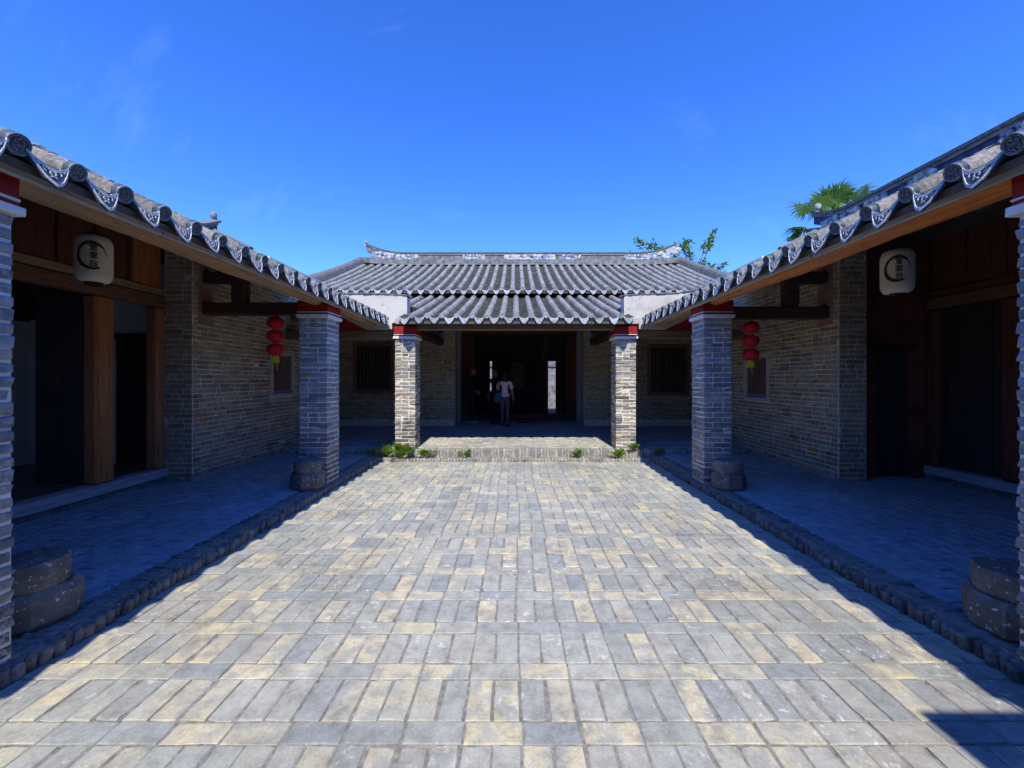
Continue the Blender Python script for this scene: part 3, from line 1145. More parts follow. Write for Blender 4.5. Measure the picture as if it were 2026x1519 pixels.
    for (a, c, z0, z1) in ((i0, i0 + .045, j0, j1), (i1 - .045, i1, j0, j1), (i0 + .045, i1 - .045, j1 - .045, j1), (i0 + .045, i1 - .045, j0, j0 + .045)):
        W.cbox(s * (wx + .01), s * (wx + .07), a, c, z0, z1, .006)
    W.build('frame', m_winframe, win)
    nb = 7
    for k in range(nb):
        yc = i0 + .045 + (i1 - i0 - .09) * (k + .5) / nb
        W = MB()
        W.cbox(s * (wx + .03), s * (wx + .055), yc - .018, yc + .018, j0 + .03, j1 - .03, .005)
        W.build('window_bar', m_winframe, win)
    W = MB()
    W.box(s * (wx + .15), s * (wx + .18), i0 - .1, i1 + .1, j0 - .1, j1 + .1)
    W.build('shutter', m_dark, win)
    # pink plaster where the beams enter the wall
    mb = MB()
    mb.cbox(s * (wx - .012), s * (wx + .02), 6.02, 6.32, 2.42, 3.45, .006)
    mb.build('plaster_patch', m_plaster_pink, T)
    # tie beam, queen post, upper beam
    dz = 0 if s < 0 else -.06
    mb = MB()
    mb.cbox(s * 2.90, s * wx, 6.07, 6.25, 2.565 + dz, 2.745 + dz, .02, .004)
    mb.build('tie_beam', m_beam, T)
    mb = MB()
    mb.cbox(s * 4.03, s * 4.25, 6.08, 6.24, 2.746 + dz, 3.40, .03, .004)
    mb.prism([(-.11, 0), (.11, 0), (0, -.07)], .16, Matrix.Translation((s * 4.14, 6.08, 2.75 + dz)))
    mb.build('queen_post', m_beam, T)
    mb = MB()
    mb.cbox(s * 4.06, s * wx, 6.09, 6.23, 3.04, 3.21, .02, .004)
    mb.build('upper_beam', m_beam_y, T)
    # rough beam over the passage beside the platform, with red boarding above it
    mb = MB()
    mb.cbox(s * 2.42, s * 4.68, 8.26, 8.44, 2.40 if s < 0 else 2.42, 2.60, .03, .012)
    mb.build('rough_beam', m_rough_beam, T)
    mb = MB()
    mb.prism([(2.56, 2.60), (3.6, 2.60), (3.6, 3.05), (2.60, 2.68)] if s > 0 else [(-2.56, 2.60), (-2.60, 2.68), (-3.6, 3.05), (-3.6, 2.60)], .03, Matrix.Translation((0, 8.28, .004)))
    mb.build('painted_board', m_red, T)
    # closing walls of the building
    mb = MB()
    mb.box(s * 8.6, s * 8.8, yA, 7.5, -.03, 2.95)
    mb.box(s * (wx + .405), s * 8.6, 7.2, 7.5, -.03, 4.0)
    mb.box(s * (wx + .405), s * (wx + .45), 6.25, 7.2, CZ, 3.6)
    mb.box(s * 2.9, s * 8.8, Y0 - .25, Y0 - .02, -.03, 3.4)
    mb.build('inner_wall', m_plaster_in, T)
    return T


LH = side_hall(-1, 'grey tiled side hall with pale eave log, orange door post and open doorway')
RH = side_hall(1, 'grey tiled side hall with orange eave log and dark closed front below the palm')


# west timber front
def timber_front(T, s, fx, y_end, open_front):
    mb = MB()
    mb.cbox(s * (fx - .05), s * (fx + .16), 0.2, y_end + .02, CZ + .065, CZ + .195, .012, .004)
    mb.build('sill', m_sill, T)
    yv, bricks = .2, []
    b = MB()
    b.box(s * (fx + .01), s * (fx + .14), .2, y_end, CZ - .02, CZ + .065)
    base = b.build('sill_footing', m_mortar_dull, T)
    while yv < y_end:
        l = R.uniform(.10, .24)
        bricks.append((Vector((s * (fx + .02), yv + l / 2, CZ + .03)), Matrix.Rotation(math.pi / 2 + R.gauss(0, .03), 4, 'Z'), (l - .01, .06, .075)))
        yv += l
    lay('footing_brick', bricks, base, m_kerb, 60, 'x', .015, .006)
    for (y0, y1, m) in ((y_end - .15, y_end, m_post), (4.93, 5.17, m_post), (1.1, 1.32, m_post)):
        mb = MB()
        mb.cbox(s * (fx - .02), s * (fx + .16), y0, y1, CZ + .195, 2.63, .03, .004)
        mb.build('post', m if s < 0 else m_panel, T)
    mb = MB()
    mb.cbox(s * (fx - .03), s * (fx + .15), .2, y_end, 2.63, 2.80, .02, .004)
    mb.build('lintel', m_lintel, T)
    mb = MB()
    mb.cbox(s * (fx - .005), s * (fx + .10), .2, y_end, 2.802, 2.90, .012, .003)
    mb.build('lintel_board', m_log if s < 0 else m_panel, T)
    yv, i = y_end - .03, 0
    while yv > .3:
        w = R.uniform(.40, .50)
        mb = MB()
        mb.cbox(s * (fx + .03), s * (fx + .07), yv - w + .006, yv, 2.902, 3.86, .008, .002)
        mb.build('frieze_panel', m_panel_orange if (i == 0 and s < 0) else m_panel, T)
        mb = MB()
        mb.cbox(s * (fx + .0), s * (fx + .028), yv - w - .02, yv - w + .03, 2.902, 3.86, .006, .002)
        mb.build('frieze_batten', m_panel, T)
        yv -= w
        i += 1


timber_front(LH, -1, 5.08, 5.915, True)
mb = MB()                                                       # the open leaf
mb.cbox(-5.80, -5.14, 4.93, 4.97, .33, 2.62, .006)
leaf = mb.build('door', m_dark, LH)
for (x0, x1, z0, z1) in ((-5.74, -5.51, 1.55, 2.5), (-5.43, -5.20, 1.55, 2.5), (-5.74, -5.51, .45, 1.4), (-5.43, -5.20, .45, 1.4)):
    mb = MB()
    mb.cbox(x0, x1, 4.915, 4.932, z0, z1, .006)
    mb.build('door_panel', m_dark, leaf)
mb = MB()                                                       # inner door in the white gable wall
mb.box(-7.0, -6.3, 7.16, 7.195, CZ, 2.30)
mb.cbox(-7.10, -6.22, 7.12, 7.19, 2.30, 2.40, .01)
mb.build('inner_door', m_dark, LH)
mb = MB()
mb.box(-6.62, -6.34, 7.145, 7.158, 1.55, 2.22)
mb.build('inner_door_panel', m_panel, LH)

# east front: red cross wall with a door, timber front set further back
timber_front(RH, 1, 6.15, 6.10, False)
mb = MB()
mb.box(5.085, 5.40, 6.12, 6.24, CZ, 3.7)
mb.box(5.92, 6.35, 6.12, 6.24, CZ, 3.7)
mb.box(5.40, 5.92, 6.12, 6.24, 2.10, 3.7)
mb.build('red_wall', m_redwall, RH)
mb = MB()
mb.cbox(5.40, 5.92, 6.16, 6.2, CZ + .05, 2.05, .005)
mb.cbox(5.34, 6.02, 6.09, 6.2, 2.05, 2.12, .01)
mb.build('door', m_dark, RH)
for k in range(8):
    mb = MB()
    y1 = 6.0 - .10 - k * .56
    if y1 < 1.4:
        break
    mb.cbox(6.24, 6.28, y1 - .54, y1, .33, 2.62, .01)
    lf = mb.build('door_leaf', m_dark, RH)

# ---- main hall
MH = thing('main_hall', (HX, 13.0, 0), 'long grey tiled main hall with white stucco ridge and dark doorway behind the platform', 'hall')
P_E, P_S, P_Y = 2.775, .322, 7.77
npr = 40
ppitch = .2835
u0 = -npr * ppitch / 2 + .02
porch = tile_roof(MH, 'porch_roof', (u0, P_Y, P_E), (1, 0, 0), (0, 1, 0), npr, ppitch, 4.35, P_S, .02, True, me_disc_far, me_drip_far, m_cover, pan_step=.085,
                  keep=lambda u, t: abs(u + u0) < 2.24 or (P_Y + t * 4.35 > 8.42 and abs(u + u0) < 5.6), soffit=True)
# the underside board is full width; trim it to the porch by building it anew
mb = MB()
for (x0, x1, t0) in ((-2.22, 2.22, 0.0), (-5.6, -2.221, .16), (2.221, 5.6, .16)):
    a0 = P_Y + t0 * 4.35
    z0 = P_E + P_S * 4.35 * t0 + .02 * 4.35 * (t0 * t0 - t0)
    z1 = P_E + P_S * 4.35
    mb.add([(x0, a0, z0 - .12), (x1, a0, z0 - .12), (x1, P_Y + 4.35, z1 - .12), (x0, P_Y + 4.35, z1 - .12), (x0, a0, z0 - .075), (x1, a0, z0 - .075), (x1, P_Y + 4.35, z1 - .075), (x0, P_Y + 4.35, z1 - .075)], BOXF)
porch.data = mb.mesh('porch_roof', m_soffit)
mb = MB()
mb.cbox(-2.30, 2.40, P_Y + .05, P_Y + .085, 2.66, 2.765, .004, .002)
mb.build('fascia_board', m_greyboard_x, MH)
mb = MB()
mb.cbox(-2.06, 2.06, 8.16, 8.34, 2.585, 2.70, .02, .004)
mb.build('eave_beam', wood('eave_beam_wood', (.16, .125, .10), 'X', .5), MH)
# plaster walls that divide the porch roof from the side roofs
for s in (-1, 1):
    poly = [(2.16, 2.74), (2.16, 3.22), (2.20, 3.275), (2.7, 3.28), (3.25, 3.30), (3.7, 3.40), (4.3, 3.66), (4.3, 3.2), (3.0, 2.6), (2.46, 2.6), (2.46, 2.72)] if s > 0 else \
           [(2.16, 2.74), (2.16, 3.22), (2.20, 3.275), (2.7, 3.285), (3.2, 3.285), (3.6, 3.30), (4.0, 3.36), (4.0, 3.1), (3.0, 2.6), (2.46, 2.6), (2.46, 2.72)]
    poly = [(s * p[0], p[1]) for p in poly]
    if s > 0:
        poly.reverse()
    mb = MB()
    mb.prism(poly, .26, Matrix.Translation((0, 8.13, 0)))
    mb.build('plaster_parapet', m_plaster, MH)
    tops = [(2.15, 3.262), (2.7, 3.288), (3.25, 3.306), (3.7, 3.402), (4.25, 3.645)] if s > 0 else [(2.15, 3.262), (2.7, 3.288), (3.2, 3.290), (3.6, 3.305), (3.98, 3.36)]
    mb = MB()
    for (a, c), (a2, c2) in zip(tops, tops[1:]):
        for q in range(6):
            t0, t1 = q / 6, (q + 1) / 6
            xa, xb = a + (a2 - a) * t0, a + (a2 - a) * t1
            za, zb = c + (c2 - c) * t0 + R.uniform(-.004, .006), c + (c2 - c) * t1 + R.uniform(-.004, .006)
            dd = R.uniform(.0, .018)
            mb.add([(s * xa, 8.12 - dd, za), (s * xb, 8.12 - dd, zb), (s * xb, 8.40, zb), (s * xa, 8.40, za), (s * xa, 8.12 - dd, za + .022), (s * xb, 8.12 - dd, zb + .022), (s * xb, 8.40, zb + .022), (s * xa, 8.40, za + .022)], BOXF)
    mb.build('parapet_coping', m_ridge, MH)
# upper roof
U_Y, U_Z, U_S, U_R = 10.86, 3.97, .440, 4.15
nur = 40
upitch = .2855
uu0 = HX - nur * upitch / 2
upper = tile_roof(MH, 'upper_roof', (uu0, U_Y, U_Z), (1, 0, 0), (0, 1, 0), nur, upitch, U_R, U_S, .05, True, me_disc_far, me_drip_far, m_cover, pan_step=.095)
RZ = U_Z + U_S * U_R
ur0, ur1 = uu0 - .05, uu0 + nur * upitch + .05
mb = MB()
mb.add([(ur0, 15.0, RZ), (ur1, 15.0, RZ), (ur1, 19.4, RZ - 1.9), (ur0, 19.4, RZ - 1.9), (ur0, 15.0, RZ - .1), (ur1, 15.0, RZ - .1), (ur1, 19.4, RZ - 2.0), (ur0, 19.4, RZ - 2.0)], BOXF)
mb.build('rear_roof_slope', m_pan, MH)
rid = ridge(MH, (ur0 + .12, 15.0, RZ + .12), (ur1 - .12, 15.0, RZ + .12), .27, .12, .34, 1.5, 1, 3)
for k, (xa, wd, hh) in enumerate(((760, 44, .27), (806, 44, .24), (938, 44, .22), (1048, 100, .26), (1126, 44, .22), (1258, 50, .24), (1300, 44, .27), (1330, 30, .27))):
    X = (xa - VPX) / F_PX * 15.0
    e = min(X - ur0, ur1 - X)
    cloud_cluster(rid, (X, 15.0 - .125, RZ + .235 + .34 * max(0, 1 - e / 1.5) ** 2.2), wd / F_PX * 15, hh, (0, -1, 0), (m_orn_white, m_orn_blue), max(5, wd // 6), 20 + k)
for s, xe in ((-1, ur0 - .12), (1, ur1 + .12)):
    mb = MB()
    pts, sec = [], [(-.13, -.35), (-.13, .20), (-.08, .29), (0, .32), (.08, .29), (.13, .20), (.13, -.35)]
    vs, fs = [], []
    NS = 16
    for k in range(NS + 1):
        t = k / NS
        zc = U_Z + U_S * U_R * t + .05 * U_R * (t * t - t)
        for (a, c) in sec:
            vs.append((xe + a, U_Y - .1 + (U_R + .1) * t, zc + c))
    m = len(sec)
    for k in range(NS):
        for q in range(m - 1):
            fs.append((k * m + q, k * m + q + 1, (k + 1) * m + q + 1, (k + 1) * m + q))
    fs += [tuple(range(m)), tuple(NS * m + q for q in range(m - 1, -1, -1))]
    mb.add(vs, fs)
    mb.build('verge_roll', m_verge, MH, smooth=True)

# front wall of the hall: brick with two barred windows, the doorway recess in the middle
WY = 12.1
dl, dr = -1.82, 2.04
wL = (-4.80, -3.60, 1.19, 2.68)
wR = (3.90, 5.13, 1.12, 2.64)
for (xa, xb, wh) in ((-5.4, dl, wL), (dr, 5.4, wR)):
    brick_wall(MH, (xa, WY, 0), (1, 0, 0), (0, -1, 0), xb - xa, PZ - .02, 4.35, .3, [(wh[0] - xa, wh[1] - xa, wh[2], wh[3])], 150, m_hallbrick, m_mortar, name='wall', base_plaster=.42)
for (x0, x1, z0, z1) in (wL, wR):
    W = MB()
    t = .10
    for (a, c, q0, q1) in ((x0, x0 + t, z0, z1), (x1 - t, x1, z0, z1), (x0 + t, x1 - t, z1 - t, z1), (x0 + t, x1 - t, z0, z0 + t)):
        W.cbox(a, c, WY - .05, WY + .1, q0, q1, .012)
    win = W.build('window', m_winframe, MH)
    W = MB()
    for (a, c, q0, q1) in ((x0 + t, x0 + t + .05, z0 + t, z1 - t), (x1 - t - .05, x1 - t, z0 + t, z1 - t), (x0 + t + .05, x1 - t - .05, z1 - t - .05, z1 - t), (x0 + t + .05, x1 - t - .05, z0 + t, z0 + t + .05)):
        W.cbox(a, c, WY - .02, WY + .08, q0, q1, .008)
    W.build('frame', m_panel, win)
    for k in range(9):
        xc = x0 + t + .05 + (x1 - x0 - 2 * t - .1) * (k + .5) / 9
        W = MB()
        W.cbox(xc - .026, xc + .026, WY + .0, WY + .05, z0 + t + .04, z1 - t - .04, .006)
        W.build('window_bar', m_bar, win)
    W = MB()
    W.box(x0 + .05, x1 - .05, WY + .2, WY + .23, z0, z1)
    W.build('shutter', m_dark, win)
# plaster patches and the stacked tie beams that run from the front pillars into the wall
for s, xb in ((-1, -2.22), (1, 2.30)):
    mb = MB()
    mb.cbox(xb - .22, xb + .22, WY - .016, WY + .02, 2.42, 3.3, .006)
    mb.build('plaster_patch', m_plaster_old, MH)
    for z0, z1 in ((2.60, 2.80), (2.96, 3.13)):
        mb = MB()
        mb.cbox(xb - .10, xb + .10, 8.53, WY, z0, z1, .03, .004)
        mb.build('tie_beam', m_beam_y, MH)
    mb = MB()
    mb.cbox(s * 2.2 - .2 if s < 0 else 2.0, s * 2.2 + .2 if s < 0 else 2.4, 8.5, 8.52, 2.6, 2.7, .004)
    mb.build('beam_seat', m_beam, MH)
# recess walls, side and rear walls
mb = MB()
mb.box(dl - .3, dl - .002, WY + .301, 14.0, PZ, 4.4)
mb.box(dr + .002, dr + .3, WY + .301, 14.0, PZ, 4.4)
mb.box(-5.65, -5.402, 8.96, 18.5, -.03, 4.3)
mb.box(5.402, 5.65, 8.96, 18.5, -.03, 4.3)
mb.box(-5.4, -4.70, 8.70, 8.955, -.03, 3.6)
mb.box(4.70, 5.4, 8.70, 8.955, -.03, 3.6)
mb.box(-5.4, dl - .3, 13.7, 14.0, PZ, 4.9)
mb.box(dr + .3, 5.4, 13.7, 14.0, PZ, 4.9)
mb.box(-5.4, -2.0, 18.5, 18.7, PZ, 4.3)
mb.box(2.4, 5.4, 18.5, 18.7, PZ, 4.3)
mb.box(-2.0, 2.4, 18.5, 18.7, 2.75, 4.3)
mb.box(-5.4, 5.4, 13.72, 13.9, 4.0, 4.95)
mb.build('inner_wall', m_plaster_in, MH)
# doorway: posts, lintel, threshold, side panels, couplet boards
DY = 13.75
for (nm, x0, x1, y0, y1, z0, z1, m) in (('lintel', dl, dr, DY - .1, DY + .1, 3.08, 3.36, m_beam), ('transom_board', dl, dr, DY, DY + .05, 3.361, 4.2, m_dark),
                                       ('threshold', dl, dr, DY - .07, DY + .07, PZ - .01, .44, m_beam),
                                       ('side_panel', dl, -1.50, DY - .03, DY + .03, .441, 3.08, m_panel), ('side_panel', 1.84, dr, DY - .03, DY + .03, .441, 3.08, m_panel),
                                       ('door_post', -1.50, -1.38, DY - .06, DY + .08, .441, 3.08, m_beam), ('door_post', 1.72, 1.84, DY - .06, DY + .08, .441, 3.08, m_beam),
                                       ('couplet_board', 1.93, 2.03, DY - .06, DY - .035, 1.0, 2.55, m_red), ('couplet_board', -1.78, -1.68, DY - .06, DY - .035, 1.0, 2.55, m_panel),
                                       ('corner_post', dl, dl + .05, WY - .02, WY + .28, PZ, 4.2, m_mortar_dull), ('corner_post', dr - .05, dr, WY - .02, WY + .28, PZ, 4.2, m_mortar_dull)):
    mb = MB()
    mb.cbox(x0, x1, y0, y1, z0, z1, .012, .003)
    mb.build(nm, m, MH)
# screen inside the hall with two posts, panels and a gap on its flank
SY = 15.0
for (nm, x0, x1, z0, z1, m, y0, y1) in (('screen_post', -.86, -.60, PZ, 4.6, m_dark, SY - .12, SY + .12), ('screen_post', .97, 1.19, PZ, 4.6, m_panel, SY - .12, SY + .12),
                                       ('screen_transom', -3.2, 3.6, 2.26, 4.6, m_dark, SY - .04, SY + .04),
                                       ('screen_sill', -3.2, 3.6, PZ, .34, m_dark, SY - .06, SY + .06),
                                       ('screen_leaf', 1.47, 2.05, .342, 2.258, m_dark, SY - .03, SY + .03), ('screen_leaf', 2.06, 3.5, .342, 2.258, m_dark, SY - .03, SY + .03),
                                       ('screen_leaf', -1.62, -.935, .342, 2.258, m_dark, SY - .03, SY + .03), ('screen_leaf', -3.1, -1.66, .342, 2.258, m_dark, SY - .03, SY + .03)):
    mb = MB()
    mb.cbox(x0, x1, y0, y1, z0, z1, .012, .003)
    mb.build(nm, m, MH)
mb = MB()
mb.box(-.62, 1.0, SY + .031, SY + .05, .30, 2.30)
mb.build('screen_backing', m_dark, MH)
for k in range(4):
    mb = MB()
    xa = -.598 + k * .392
    mb.cbox(xa + .004, xa + .386, SY - .03, SY + .03, .342, 2.258, .012, .003)
    mb.build('screen_panel', m_dark, MH)
mb = MB()
mb.cbox(-.17, .32, SY - .045, SY - .032, 1.3, 2.2, .004)
mb.build('faded_picture', simple('faded_paper', (.16, .14, .075), .9, .3, 4), MH)
mb = MB()
mb.box(.0, 1.0, 12.9, 13.3, PZ, PZ + .012)
o = mb.build('doormat', simple('coir_mat', (.20, .10, .055), 1, .3, 60), None)
tag(o, 'flat brown doormat lying before the threshold of the main hall', 'doormat')

# sunlit yard wall seen through the hall
RW = thing('yard_wall', (0, 23, 0), 'pale sunlit wall seen through the gap beside the hall screen', 'wall')
mb = MB()
mb.box(-6, 7, 23, 23.3, -.05, 3.4)
mb.build('wall_face', simple('stained_whitewash', (.21, .215, .215), .95, .6, 4), RW)
mb = MB()
mb.cbox(-6.1, 7.1, 22.85, 23.4, 3.4, 3.55, .03)
mb.build('coping', m_verge, RW)
mb = MB()
mb.cbox(-6, 7, 22.93, 22.998, 2.28, 2.42, .01)
mb.build('moulding', m_verge, RW)

# the hall behind the viewer: only its shadow falls into the picture
GH = thing('gate_hall', (0, -3, 0), 'gate hall closing the courtyard behind the viewer, known by its shadow corners', 'hall')
mb = MB()
mb.box(-9, 9, -5.4, -5.1, -.03, 4.4)
mb.build('wall', m_hallbrick, GH)
mb = MB()
for x0, x1, in ((-2.2, 2.2),):
    mb.add([(x0, Y0 - .02, 2.68), (x1, Y0 - .02, 2.68), (x1, -5.1, 4.3), (x0, -5.1, 4.3), (x0, Y0 - .02, 2.78), (x1, Y0 - .02, 2.78), (x1, -5.1, 4.4), (x0, -5.1, 4.4)], BOXF)
for x0, x1 in ((-9, -2.21), (2.21, 9)):
    mb.add([(x0, Y0 - .3, 2.9), (x1, Y0 - .3, 2.9), (x1, -5.1, 4.3), (x0, -5.1, 4.3), (x0, Y0 - .3, 3.0), (x1, Y0 - .3, 3.0), (x1, -5.1, 4.4), (x0, -5.1, 4.4)], BOXF)
mb.build('roof', m_pan, GH)
mb = MB()
mb.box(2.02, 6.0, Y0 - .25, Y0 + .0, 2.5, 3.30)
mb.box(-6.0, -2.46, Y0 - .25, Y0 + .0, 2.5, 3.30)
mb.build('plaster_parapet', m_plaster, GH)

# ================================================================= PILLARS
def pillar(s, y0, x_in, zb, ztop, mat, mortar, label, w=.415, H=.0715, jit=.003):
    """four bricks to a course laid round like a pinwheel, then white moulding, red block"""
    xa, xc = (s * x_in, s * (x_in + w))
    x0, x1 = min(xa, xc), max(xa, xc)
    T = thing('brick_pillar', ((x0 + x1) / 2, y0 + w / 2, zb), label, 'pillar', 'brick pillars around the courtyard')
    mb = MB()
    mb.box(x0 + .0125, x1 - .0125, y0 + .0125, y0 + w - .0125, zb - .02, ztop)
    core = mb.build('mortar_core', mortar, T)
    n = int(round((ztop - zb) / H))
    H = (ztop - zb) / n
    bricks = []
    bl, bw, J = w - .135, .135, .012
    for i in range(n):
        zc = zb + (i + .5) * H
        flip = i % 2
        for (a, c, d, e) in ((x0, y0, bl, bw), (x0 + bl, y0, bw, bl), (x0 + bw, y0 + bl, bl, bw), (x0, y0 + bw, bw, bl)):
            if flip:
                a = x0 + x1 - a - d
            cut = R.random() < .16
            h = H - J + R.uniform(-.004, .002)
            def putb(a, c, d, e):
                bricks.append((Vector((a + d / 2 + R.uniform(-jit, jit), c + e / 2 + R.uniform(-jit, jit), zc + R.uniform(-.002, .002))), Matrix.Rotation(R.gauss(0, .01), 4, 'Z') @ Matrix.Rotation(R.gauss(0, .008), 4, 'Y'), (d - J * .75, e - J * .75, h)))
            if cut and d > e:
                putb(a, c, d * .52 - .004, e)
                putb(a + d * .52 + .004, c, d * .48 - .004, e)
            else:
                putb(a, c, d, e)
    lay('brick', bricks, core, mat, 300, 'x', .007, .006)
    zz = ztop
    for nm, hh, ov, m in (('moulding', .050, .026, m_whitepaint), ('capital_band', .026, .010, m_red), ('capital_stripe', .016, .014, m_whitepaint), ('capital', .155, .010, m_red)):
        mb = MB()
        mb.cbox(x0 - ov, x1 + ov, y0 - ov, y0 + w + ov, zz, zz + hh - .001, .005, .002)
        mb.build(nm, m, T)
        zz += hh
    return T


for s, wd in ((-1, 'west'), (1, 'east')):
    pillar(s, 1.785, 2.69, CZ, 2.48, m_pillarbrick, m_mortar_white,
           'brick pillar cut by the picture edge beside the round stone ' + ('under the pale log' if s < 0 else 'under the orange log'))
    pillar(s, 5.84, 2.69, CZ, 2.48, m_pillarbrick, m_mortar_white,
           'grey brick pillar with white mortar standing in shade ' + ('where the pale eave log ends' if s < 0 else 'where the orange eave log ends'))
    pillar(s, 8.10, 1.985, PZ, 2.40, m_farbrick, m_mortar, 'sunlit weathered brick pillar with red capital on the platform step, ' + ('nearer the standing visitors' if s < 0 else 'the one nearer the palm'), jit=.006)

# ================================================================= LANTERNS
def paper_lantern(c, face, label, ring_off):
    T = thing('paper_lantern', c, label, 'lantern', 'white paper lanterns under the eaves')
    Rr, Hh = .145, .47
    prof = []
    N = 60
    for k in range(N + 1):
        t = k / N
        z = -Hh / 2 + Hh * t
        e = min(t, 1 - t) / .2
        r = Rr * (.60 + .38 * math.sqrt(max(0, 1 - (1 - min(1, e)) ** 2)))
        prof.append((r + (.0022 if k % 2 else -.0022), z))
    T0 = Matrix.Translation(c)
    mb = MB()
    mb.lathe(prof, 40, T0)
    body = mb.build('paper_body', m_paper, T)
    body.data.polygons.foreach_set('use_smooth', [True] * len(body.data.polygons))
    for nm, z0, z1, r in (('top_ring', Hh / 2 - .002, Hh / 2 + .025, .075), ('bottom_ring', -Hh / 2 - .03, -Hh / 2 + .002, .07)):
        mb = MB()
        mb.lathe([(r * .95, z0), (r, z0 + .006), (r, z1 - .006), (r * .95, z1)], 24, T0)
        mb.build(nm, m_black, T, smooth=True)
    mb = MB()
    top = 3.9 if abs(c[0]) > 3 else 3.3
    top = EZ + SL * (abs(c[0]) - EX) - .05
    mb.tube([(c[0], c[1], c[2] + Hh / 2 + .02), (c[0], c[1], top)], .006, 6)
    mb.build('hanging_wire', m_black, T)
    def wrap(a, z, off=.004):
        t = face + a / Rr
        return Vector((c[0] + (Rr + off) * math.cos(t), c[1] + (Rr + off) * math.sin(t), c[2] + z))
    # brush ring
    mb = MB()
    rr = random.Random(5)
    NR = 56
    vs, fs = [], []
    a_start, a_end = math.radians(-62), math.radians(-62 - 285)
    for k in range(NR + 1):
        t = k / NR
        an = a_start + (a_end - a_start) * t
        w = .0045 + .0125 * math.sin(math.pi * min(1, t * 1.05)) ** .7 * (.75 + .25 * math.sin(t * 9)) + rr.uniform(-.001, .001)
        if t > .88:
            w *= .7
        ra = .105 + .005 * math.sin(t * 5)
        for q in (-1, 1):
            ro = ra + q * w
            vs.append(wrap(-ring_off - ro * math.cos(an) * -1, ro * math.sin(an) * 1.22 + .012))
    for k in range(NR):
        fs.append((2 * k, 2 * k + 1, 2 * k + 3, 2 * k + 2))
    mb.add(vs, fs)
    for q in range(9):                                  # dry bristle strokes where the ring breaks off
        an = a_end + rr.uniform(-.16, .10)
        ra = .105 + rr.uniform(-.012, .012)
        v = []
        for dt in (0, .06, .12):
            for e in (-1, 1):
                v.append(wrap(-ring_off + (ra + e * .0012) * math.cos(an - dt), (ra + e * .0012) * math.sin(an - dt) * 1.22 + .012, .0045))
        mb.add(v, [(0, 1, 3, 2), (2, 3, 5, 4)])
    mb.build('brush_ring', m_ink, T)
    for i, ch in enumerate(('\u5802', '\u5802', '\u53f0')):
        cu = bpy.data.curves.new('glyph', 'FONT')
        cu.body = ch
        cu.resolution_u = 3
        cu.offset = .012
        to = bpy.data.objects.new('glyph', cu)
        COL.objects.link(to)
        bpy.context.view_layer.update()
        me = to.to_mesh()
        sz = .066
        vs = [wrap(-ring_off + .006 + (v.co.x - .5) * sz, (v.co.y - .38) * sz * 1.08 + .088 - i * .076, .0045) for v in me.vertices]
        fs = [tuple(p.vertices) for p in me.polygons]
        to.to_mesh_clear()
        bpy.data.objects.remove(to)
        bpy.data.curves.remove(cu)
        if vs:
            MB().add(vs, fs).build('written_character', m_ink, T)
    return T


pl = px(186, 513, 4.14)
paper_lantern(tuple(pl), math.atan2(-pl.y, -pl.x) - .06, 'white paper lantern with ink ring hanging before the orange frieze panel and open doorway', .0)
pr = px(1775, 538, 4.45)
paper_lantern(tuple(pr), math.atan2(-pr.y, -pr.x) + .06, 'white paper lantern with ink ring hanging before the dark front, tucked under the orange log', .0)


def red_lanterns(x, y, ztop, label):
    T = thing('red_lantern_string', (x, y, ztop), label, 'lantern', 'strings of three red lanterns')
    z = ztop
    mb = MB()
    mb.tube([(x, y, ztop - .66), (x, y, ztop + .05)], .004, 6)
    mb.build('cord', m_gold, T)
    for k in range(3):
        zc = ztop - .115 - k * .197
        prof = []
        for q in range(15):
            a = -math.pi / 2 + math.pi * q / 14
            prof.append((max(.03, .117 * math.cos(a) ** .75 if math.cos(a) > 0 else .03), .092 * math.sin(a)))
        mb = MB()
        mb.lathe(prof, 48, Matrix.Translation((x, y, zc)), fn=lambda t, z: .94 + .06 * abs(math.sin(t * 8)) ** .6)
        lo = mb.build('lantern_globe', m_redsilk, T, smooth=True)
        for zz in (zc + .088, zc - .104):
            mb = MB()
            mb.lathe([(.030, 0), (.036, .004), (.036, .014), (.030, .018)], 14, Matrix.Translation((x, y, zz)))
            mb.build('gold_cap', m_gold, T, smooth=True)
    zb = ztop - .115 - 2 * .197 - .105
    mb = MB()
    for k in range(22):
        a = k / 22 * 2 * math.pi
        p = Vector((x + .042 * math.cos(a), y + .042 * math.sin(a), zb))
        mb.tube([p, p + Vector((.008 * math.cos(a), .008 * math.sin(a), -R.uniform(.075, .095)))], .0065, 5)
    mb.tube([(x, y, zb + .005), (x, y, zb - .02)], .045, 14)
    mb.build('tassel', m_yellow, T)
    mb = MB()
    mb.tube([(x, y, zb), (x + .015, y, zb - .1), (x + .03, y, zb - .19)], [.006, .006, .004], 6)
    mb.build('tassel_tail', m_yellow, T)


red_lanterns(px(545, 700, 6.02).x, 6.02, 2.545, 'string of three red lanterns with yellow tassel, hanging near the pale eave log')
red_lanterns(px(1485, 700, 6.02).x, 6.02, 2.475, 'string of three red lanterns with yellow tassel, hanging near the orange eave log')

